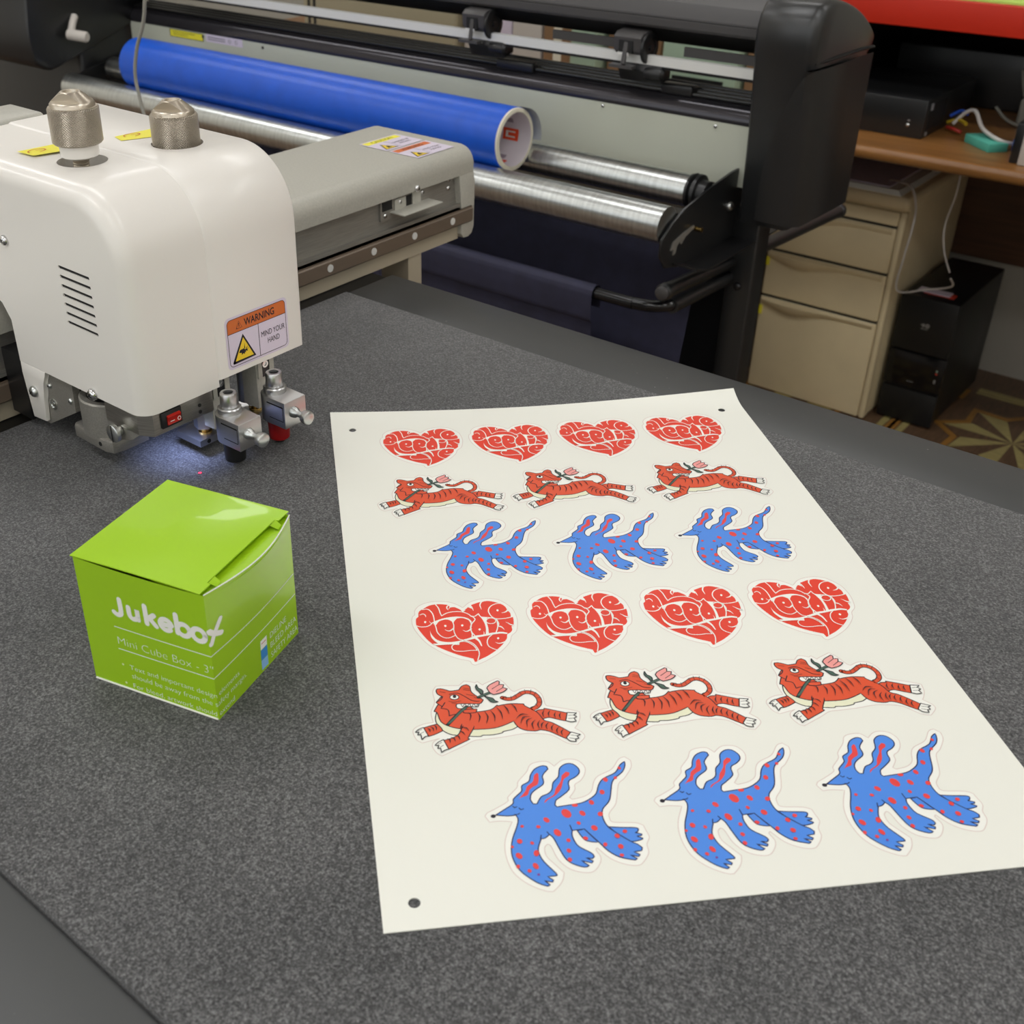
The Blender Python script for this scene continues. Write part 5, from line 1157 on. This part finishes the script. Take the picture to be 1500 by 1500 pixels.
# ================================================================== blue vinyl roll on the rollers
RC = (1.3520, -.0332); RR = .0450
roll = empty('vinyl_roll', 'long roll of bright blue vinyl on a white core, lying on the two steel rollers', 'vinyl roll', (-1.42, RC[0], RC[1]))
P = Part(roll)
XE = -.989; XS = -1.862
P('vinyl_film', mb('bluefilm').lathe((XS, RC[0], RC[1]), (1, 0, 0), [(0, .0300), (0, RR-.001), (.001, RR), (XE-XS-.004, RR), (XE-XS-.003, RR-.0012)], 64, caps=False))
P('roll_core', mb('core').lathe((XE-.004, RC[0], RC[1]), (1, 0, 0), [(0, RR-.0008), (.0035, RR-.0010), (.0040, RR-.0022), (.0040, .0385), (.003, .0378)], 64, caps=False))
ci = P('core_inside', mb('corein').lathe((XE, RC[0], RC[1]), (-1, 0, 0), [(0, .0378), (.22, .0378)], 64, caps=False))
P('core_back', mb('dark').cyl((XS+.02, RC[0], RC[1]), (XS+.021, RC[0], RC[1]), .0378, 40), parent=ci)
# printed marks inside the core: boxes wrapped on the inner wall
def core_mark(x0, x1, a0, a1, mname, r=.0376):
    k = mb(mname); n = 8; vs = []; fs = []
    for i in range(n+1):
        a = math.radians(a0+(a1-a0)*i/n)
        for x in (x0, x1): vs.append((x, RC[0]+r*math.cos(a), RC[1]+r*math.sin(a)))
    for i in range(n): fs.append((2*i, 2*i+1, 2*i+3, 2*i+2))
    return k.add(vs, fs)
for a in (262, 340, 54):
    k = core_mark(XE-.050, XE-.022, a, a+26, 'corered'); P('core_print', k, parent=ci, smooth=0, label='orange emblem printed inside the core')
    k = core_mark(XE-.045, XE-.041, a+6, a+20, 'pwhite', .0374); k2 = core_mark(XE-.041, XE-.028, a+6, a+9, 'pwhite', .0374); k.add(k2.v, k2.f); k2 = core_mark(XE-.041, XE-.028, a+17, a+20, 'pwhite', .0374); k.add(k2.v, k2.f); P('core_emblem', k, parent=ci, smooth=0)
for a in (292, 20):
    k = core_mark(XE-.046, XE-.030, a, a+12, 'corepur'); P('core_print', k, parent=ci, smooth=0, label='grey print inside the core')
P('liner_flap', mb('liner').grid(lambda s, t: (XE-.012+.020*s, RC[0]+.006+(RR+.002)*math.cos(math.radians(75-85*t)), RC[1]-.002+(RR+.001)*math.sin(math.radians(75-85*t))), 2, 16), smooth=60)

# hanging cable
c = mb('cableg').tube([(-1.195, .895, .33), (-1.2121, .9, .1831), (-1.240, .9, .125), (-1.2500, .9, .095), (-1.2480, .9, .070), (-1.235, .9, .02), (-1.20, .905, -.1), (-1.18, .93, -.4), (-1.17, 1.0, -.90)], .0022, 8).build('hanging_cable')
tag(c, 'thin grey cable hanging in front of the left end of the blue roll', 'cable')

# ================================================================== desk with things below and behind
desk = empty('desk', 'brown wooden desk with a rounded front edge behind the vinyl cutter', 'desk', (-1.2, 2.7, FLOOR))
P = Part(desk)
k = mb('desk').prism([(2.372, -.2200)]+[(2.372-.0130*math.sin(math.radians(a)), -.2330+.0130*math.cos(math.radians(a))) for a in range(0, 181, 20)]+[(2.40, -.2470), (3.10, -.2470), (3.10, -.2200)], 'x', -2.9, .3); P('desktop', k, smooth=50)
P('back_panel', mb('deskd').box(-2.9, .3, 3.10, 3.12, -.640, -.2470), smooth=0)
for x in (-2.88, -1.20, .27): P('desk_side', mb('deskd').box(x-.012, x+.012, 2.45, 3.10, FLOOR, -.2470), smooth=0)
# red shelf above
shelf = empty('wall_shelf', 'shelf with a bright red front board above the desk', 'shelf', (-.5, 2.75, 0))
P = Part(shelf)
P('front_board', mb('redshelf').rbox(-1.075, .45, 2.50, 2.52, -.0105, .0450, .0015), label='bright red front board')
P('shelf_board', mb('deskd').box(-1.075, .45, 2.52, 3.12, .0100, .0300), smooth=0)
P('shelf_back', mb('blackbar').box(-1.075, .45, 3.095, 3.12, -.2190, .0100), smooth=0)
P('shelf_side', mb('blackbar').box(-1.075, -1.055, 2.52, 3.095, -.2190, .0100), smooth=0)
k = mb('lime').rbox(-.80, -.42, 2.53, 2.75, .0302, .0480, .001); t = k.build('paper_stack', smooth=0); tag(t, 'stack of lime green paper on top of the red shelf', 'paper')
# beige drawer cabinet
cab = empty('drawer_cabinet', 'beige three-drawer pedestal cabinet under the desk, paper on top', 'cabinet', (-1.0, 2.9, FLOOR))
P = Part(cab); CX0, CX1, CY0, CY1 = -1.150, -.826, 2.644, 3.06
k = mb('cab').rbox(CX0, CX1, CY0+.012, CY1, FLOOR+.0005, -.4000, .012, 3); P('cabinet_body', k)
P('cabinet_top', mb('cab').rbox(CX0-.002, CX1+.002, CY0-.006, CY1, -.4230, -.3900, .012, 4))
def drawer(z0, z1, handle):
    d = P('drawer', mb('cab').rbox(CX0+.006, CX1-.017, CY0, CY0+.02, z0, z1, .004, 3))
    if handle:
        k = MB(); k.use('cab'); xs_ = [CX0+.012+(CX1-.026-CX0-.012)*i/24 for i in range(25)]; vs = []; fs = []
        for i, x in enumerate(xs_):
            s = i/24; hh = .010+.020*math.exp(-((s-.28)/.22)**2); oo = .006+.014*math.exp(-((s-.28)/.26)**2)
            vs += [(x, CY0, z1-.002), (x, CY0-oo, z1-.005), (x, CY0-oo*.8, z1-.004-hh*.6), (x, CY0, z1-.006-hh)]
        for i in range(24):
            for j in range(3): a = i*4+j; fs.append((a, a+1, a+5, a+4))
        k.add(vs, fs); P('drawer_handle', fixn2(k) if False else k, parent=d, smooth=60)
        P('drawer_gap', mb('dark').box(CX0+.008, CX1-.019, CY0+.002, CY0+.010, z1-.0005, z1+.0050), parent=d, smooth=0)
    return d
drawer(-.9485, -.6990, True); drawer(-.6940, -.5780, True); drawer(-.5730, -.4640, True); drawer(-.4590, -.4270, False)
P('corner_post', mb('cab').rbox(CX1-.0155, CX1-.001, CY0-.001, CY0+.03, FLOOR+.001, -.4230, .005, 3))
for z in (-.605, -.735): P('yellow_tab', mb('yellow').box(-1.142, -1.134, CY0-.003, CY0-.0003, z-.012, z+.012), smooth=0, label='yellow sticky tab')
k = mb('pwhite')
for i in range(3): k.box(-1.13+.003*i, -.850-.004*i, 2.646+.004*i, 2.93, -.3898+.0032*i, -.3868+.0032*i)
k.use('lilac').box(-1.04, -.885, 2.665, 2.97, -.3800, -.3775)
t = k.build('loose_papers', smooth=0); tag(t, 'loose white papers lying on the beige drawer cabinet', 'paper')
# computer tower
pc = empty('computer_tower', 'black computer tower standing on the floor right of the beige cabinet', 'computer', (-.76, 2.9, FLOOR), 0)
P = Part(pc); PX0, PX1, PY0, PY1 = -.8120, -.6790, 2.690, 3.02
P('case_shell', mb('pc').rbox(PX0, PX1, PY0+.012, PY1, FLOOR+.012, -.6250, .003, 2))
k = mb('pc').rbox(PX0-.002, PX1+.001, PY0, PY0+.014, -.7610, -.6240, .004, 2); fpn = P('front_upper', k)
P('front_middle', mb('pcg').rbox(PX0-.002, PX1+.001, PY0+.001, PY0+.014, -.8560, -.7640, .002, 2))
k = mb('pc').rbox(PX0-.002, PX1+.001, PY0, PY0+.014, FLOOR+.004, -.8600, .004, 2); P('front_lower', k)
k = mb('railgrey')
for i in range(22): k.box(PX0+.004+i*.0058, PX0+.0075+i*.0058, PY0-.0008, PY0+.001, -.8600, -.8570)
P('vent_row', k, smooth=0)
m = MB(); stroke2d(m.use('logo'), ring(.006, 0, .0036, n=12), .0035, 0); stroke2d(m, ring(-.0035, 0, .0022, n=12), .003, 0); stroke2d(m, [(-.009, .001), (-.0035, .001)], .0022, .0001); stroke2d(m, [(-.0035, -.004), (-.0035, .004)], .002, .0001); stroke2d(m, [(-.008, -.0085), (.008, -.0085)], .0016, .0001)
placed(m, plane_mx((-.745, PY0-.0003, -.690), (1, 0, 0), (0, 0, 1))); P('case_emblem', m, smooth=0, label='silver emblem')
for z, c_ in ((-.795, 'mint'), (-.802, 'redpen'), (-.820, 'logo')): P('front_port', mb(c_).box(-.6955, -.6915, PY0+.0002, PY0+.0012, z-(.007 if c_ == 'logo' else .002), z+.002), smooth=0)
P('power_line', mb('logo').box(-.758, -.742, PY0+.0002, PY0+.0012, -.8385, -.8375), smooth=0)
k = mb('redpen').box(-.775, -.705, 2.725, 2.747, -.6249, -.6215); k.use('lilac').box(-.790, -.715, 2.722, 2.750, -.6215, -.6195); t = k.build('card_strip', smooth=0); tag(t, 'small pink and white card lying on top of the computer tower', 'card')
c = mb('cablew').tube([(-.90, 2.70, -.372), (-.8576, 2.655, -.3600), (-.8200, 2.62, -.3600), (-.8000, 2.61, -.400), (-.7960, 2.60, -.450), (-.8000, 2.60, -.5113), (-.8052, 2.62, -.5950), (-.7600, 2.68, -.6000), (-.700, 2.66, -.572), (-.6950, 2.62, -.540)], .0022, 8).build('white_cable'); tag(c, 'thin white cable looping from the cabinet top down to the computer tower', 'cable')
c = mb('cablew').tube([(-.724, 2.60, -.2500), (-.7201, 2.60, -.3417), (-.7280, 2.60, -.4178), (-.7180, 2.60, -.4728), (-.6950, 2.60, -.5200)], .0018, 8).build('white_cable'); tag(c, 'thin white cable hanging below the desk edge above the computer tower', 'cable')
# things on the desk
bx = empty('black_device', 'low black metal device on the desk right behind the vinyl cutter end cap', 'electronic device', (-.88, 2.6, -.22))
P = Part(bx)
P('device_case', mb('blackm').rbox(-1.000, -.7830, 2.484, 2.78, -.2198, -.1430, .002, 2)); 
for x in (-.925, -.815): screw(P, bx, (x, 2.484, -.195), (0, -1, 0), .004); P('status_light', mb('logo').box(x-.002, x+.003, 2.4825, 2.484, -.187, -.184), smooth=0)
k = mb('dark').box(-.7832, -.7820, 2.50, 2.60, -.205, -.155); k.use('logo').box(-.7822, -.7800, 2.505, 2.515, -.165, -.152).box(-.7822, -.7800, 2.50, 2.506, -.215, -.208); P('side_ports', k, smooth=0)
sp = mb('teal').rbox(0, .042, 0, .088, 0, .0165, .0012, 2).build('foam_block'); sp.location = (-.6440, 2.4667, -.2199); sp.rotation_euler = (0, 0, math.radians(47)); 
sp.rotation_euler = (0, 0, math.radians(48)); tag(sp, 'turquoise foam block on the desk', 'foam block')
def cable(pts, r, m_, label, cat='cable', name='desk_cable', sm=True):
    o = mb(m_).tube(pts, r, 8, sm).build(name); return tag(o, label, cat)
cable([(-.760, 2.60, -.205), (-.740, 2.60, -.180), (-.715, 2.58, -.170), (-.68, 2.53, -.190), (-.635, 2.50, -.201), (-.612, 2.52, -.208)], .0040, 'cablew', 'white cable running over the turquoise foam block')
cable([(-.775, 2.62, -.195), (-.755, 2.62, -.182), (-.735, 2.60, -.182)], .0035, 'cableb', 'short blue lead at the black device')
cable([(-.775, 2.61, -.206), (-.750, 2.60, -.196), (-.728, 2.58, -.198)], .0035, 'cabley', 'short yellow lead at the black device')
cable([(-.768, 2.59, -.212), (-.750, 2.575, -.210), (-.732, 2.57, -.213)], .0038, 'cabler', 'short red lead at the black device')
cable([(-.70, 2.80, -.12), (-.68, 2.78, -.165), (-.665, 2.76, -.180), (-.66, 2.75, -.200)], .0035, 'cableg', 'grey cable with a connector at the back of the desk')
cable([(-.72, 2.74, -.19), (-.69, 2.72, -.207), (-.655, 2.70, -.212), (-.63, 2.72, -.213)], .0035, 'cableg', 'grey cable lying on the desk behind the foam block')
cable([(-.63, 2.82, -.03), (-.640, 2.81, -.08), (-.645, 2.80, -.13), (-.640, 2.79, -.16)], .0028, 'cableg', 'grey cable hanging from the shelf behind the desk')
cable([(-.66, 2.78, -.19), (-.630, 2.77, -.175), (-.59, 2.77, -.178), (-.54, 2.78, -.19)], .0030, 'cableg', 'grey cable running right along the desk back')
cable([(-.640, 2.66, -.200), (-.620, 2.62, -.212), (-.595, 2.57, -.212)], .0035, 'cableg', 'grey cable leading to the white box')
o = mb('cableg').rbox(-.675, -.645, 2.74, 2.775, -.2199, -.165, .006, 3).build('cable_plug'); tag(o, 'grey cable plug standing on the desk behind the foam block', 'plug')
o = mb('cableb').rbox(-.612, -.592, 2.505, 2.530, -.2199, -.195, .003, 2).build('blue_plug'); tag(o, 'blue plug on the desk between foam block and white box', 'plug')
o = mb('blackm').rbox(-.590, -.572, 2.42, 2.56, -.2199, -.145, .002, 2).use('offwhite').rbox(-.572, -.44, 2.41, 2.56, -.2199, -.130, .003, 2).build('white_box'); tag(o, 'white box with a dark side on the desk at the right edge of the picture', 'box')
o = mb('blackm').rbox(-.99, -.70, 2.85, 3.05, -.2199, -.10, .004, 2).build('black_box'); tag(o, 'black box in the shadow at the back of the desk below the shelf', 'box')
# boxes and printers on the desk seen through the cutter
def stock(name, x0, x1, y0, y1, h, m_, label, cat, detail=None):
    r = empty(name, label, cat, ((x0+x1)/2, (y0+y1)/2, -.22)); Pq = Part(r)
    Pq('box_body', mb(m_).rbox(x0, x1, y0, y1, -.2199, -.2199+h, .004, 2))
    if detail == 'flap': Pq('box_tape', mb('core').box((x0+x1)/2-.012, (x0+x1)/2+.012, y0-.0006, y0+.001, -.2199+.01, -.2199+h-.004), smooth=0)
    if detail == 'slot':
        for i in range(2): Pq('side_slot', mb('dark').box(x0+.018+i*.022, x0+.028+i*.022, y0-.0008, y0+.001, -.2199+.03, -.2199+h-.02), smooth=0)
    if detail == 'tray':
        Pq('tray_recess', mb('pc').box(x0+.03, x1-.03, y0-.0008, y0+.001, -.178, -.158), smooth=0); Pq('paper_tray', mb(m_).rbox(x0+.02, x1-.02, y0-.02, y0, -.2199, -.182, .003, 2))
    return r
stock('storage_box', -2.56, -2.00, 2.45, 2.75, .30, 'taupe', 'beige storage box with dark slots, seen through the gap at the far left', 'box', 'slot')
stock('storage_box', -1.975, -1.895, 2.46, 2.74, .28, 'offwhite', 'white binder box right of the beige storage box', 'box')
stock('storage_box', -1.890, -1.830, 2.47, 2.74, .27, 'lilac', 'pale pinkish binder box between two white ones', 'box')
stock('storage_box', -1.825, -1.735, 2.465, 2.74, .27, 'offwhite', 'white box next to the cardboard cartons', 'box')
stock('storage_box', -1.725, -1.640, 2.46, 2.74, .25, 'cardboard', 'brown cardboard carton left of the mint green canister', 'box', 'flap')
stock('canister', -1.632, -1.560, 2.44, 2.56, .20, 'mint', 'mint green container between the cardboard cartons', 'container')
stock('storage_box', -1.545, -1.400, 2.47, 2.74, .25, 'cardboard', 'brown cardboard carton right of the mint green container', 'box', 'flap')
stock('printer', -1.385, -1.195, 2.45, 2.72, .17, 'mint', 'mint green desktop printer seen below the silver bar', 'printer', 'tray')
stock('storage_box', -1.185, -1.085, 2.47, 2.74, .22, 'cardboard', 'brown cardboard carton next to the cutter end cap', 'box', 'flap')
# rounded glow-free cleanup
bpy.context.view_layer.update()
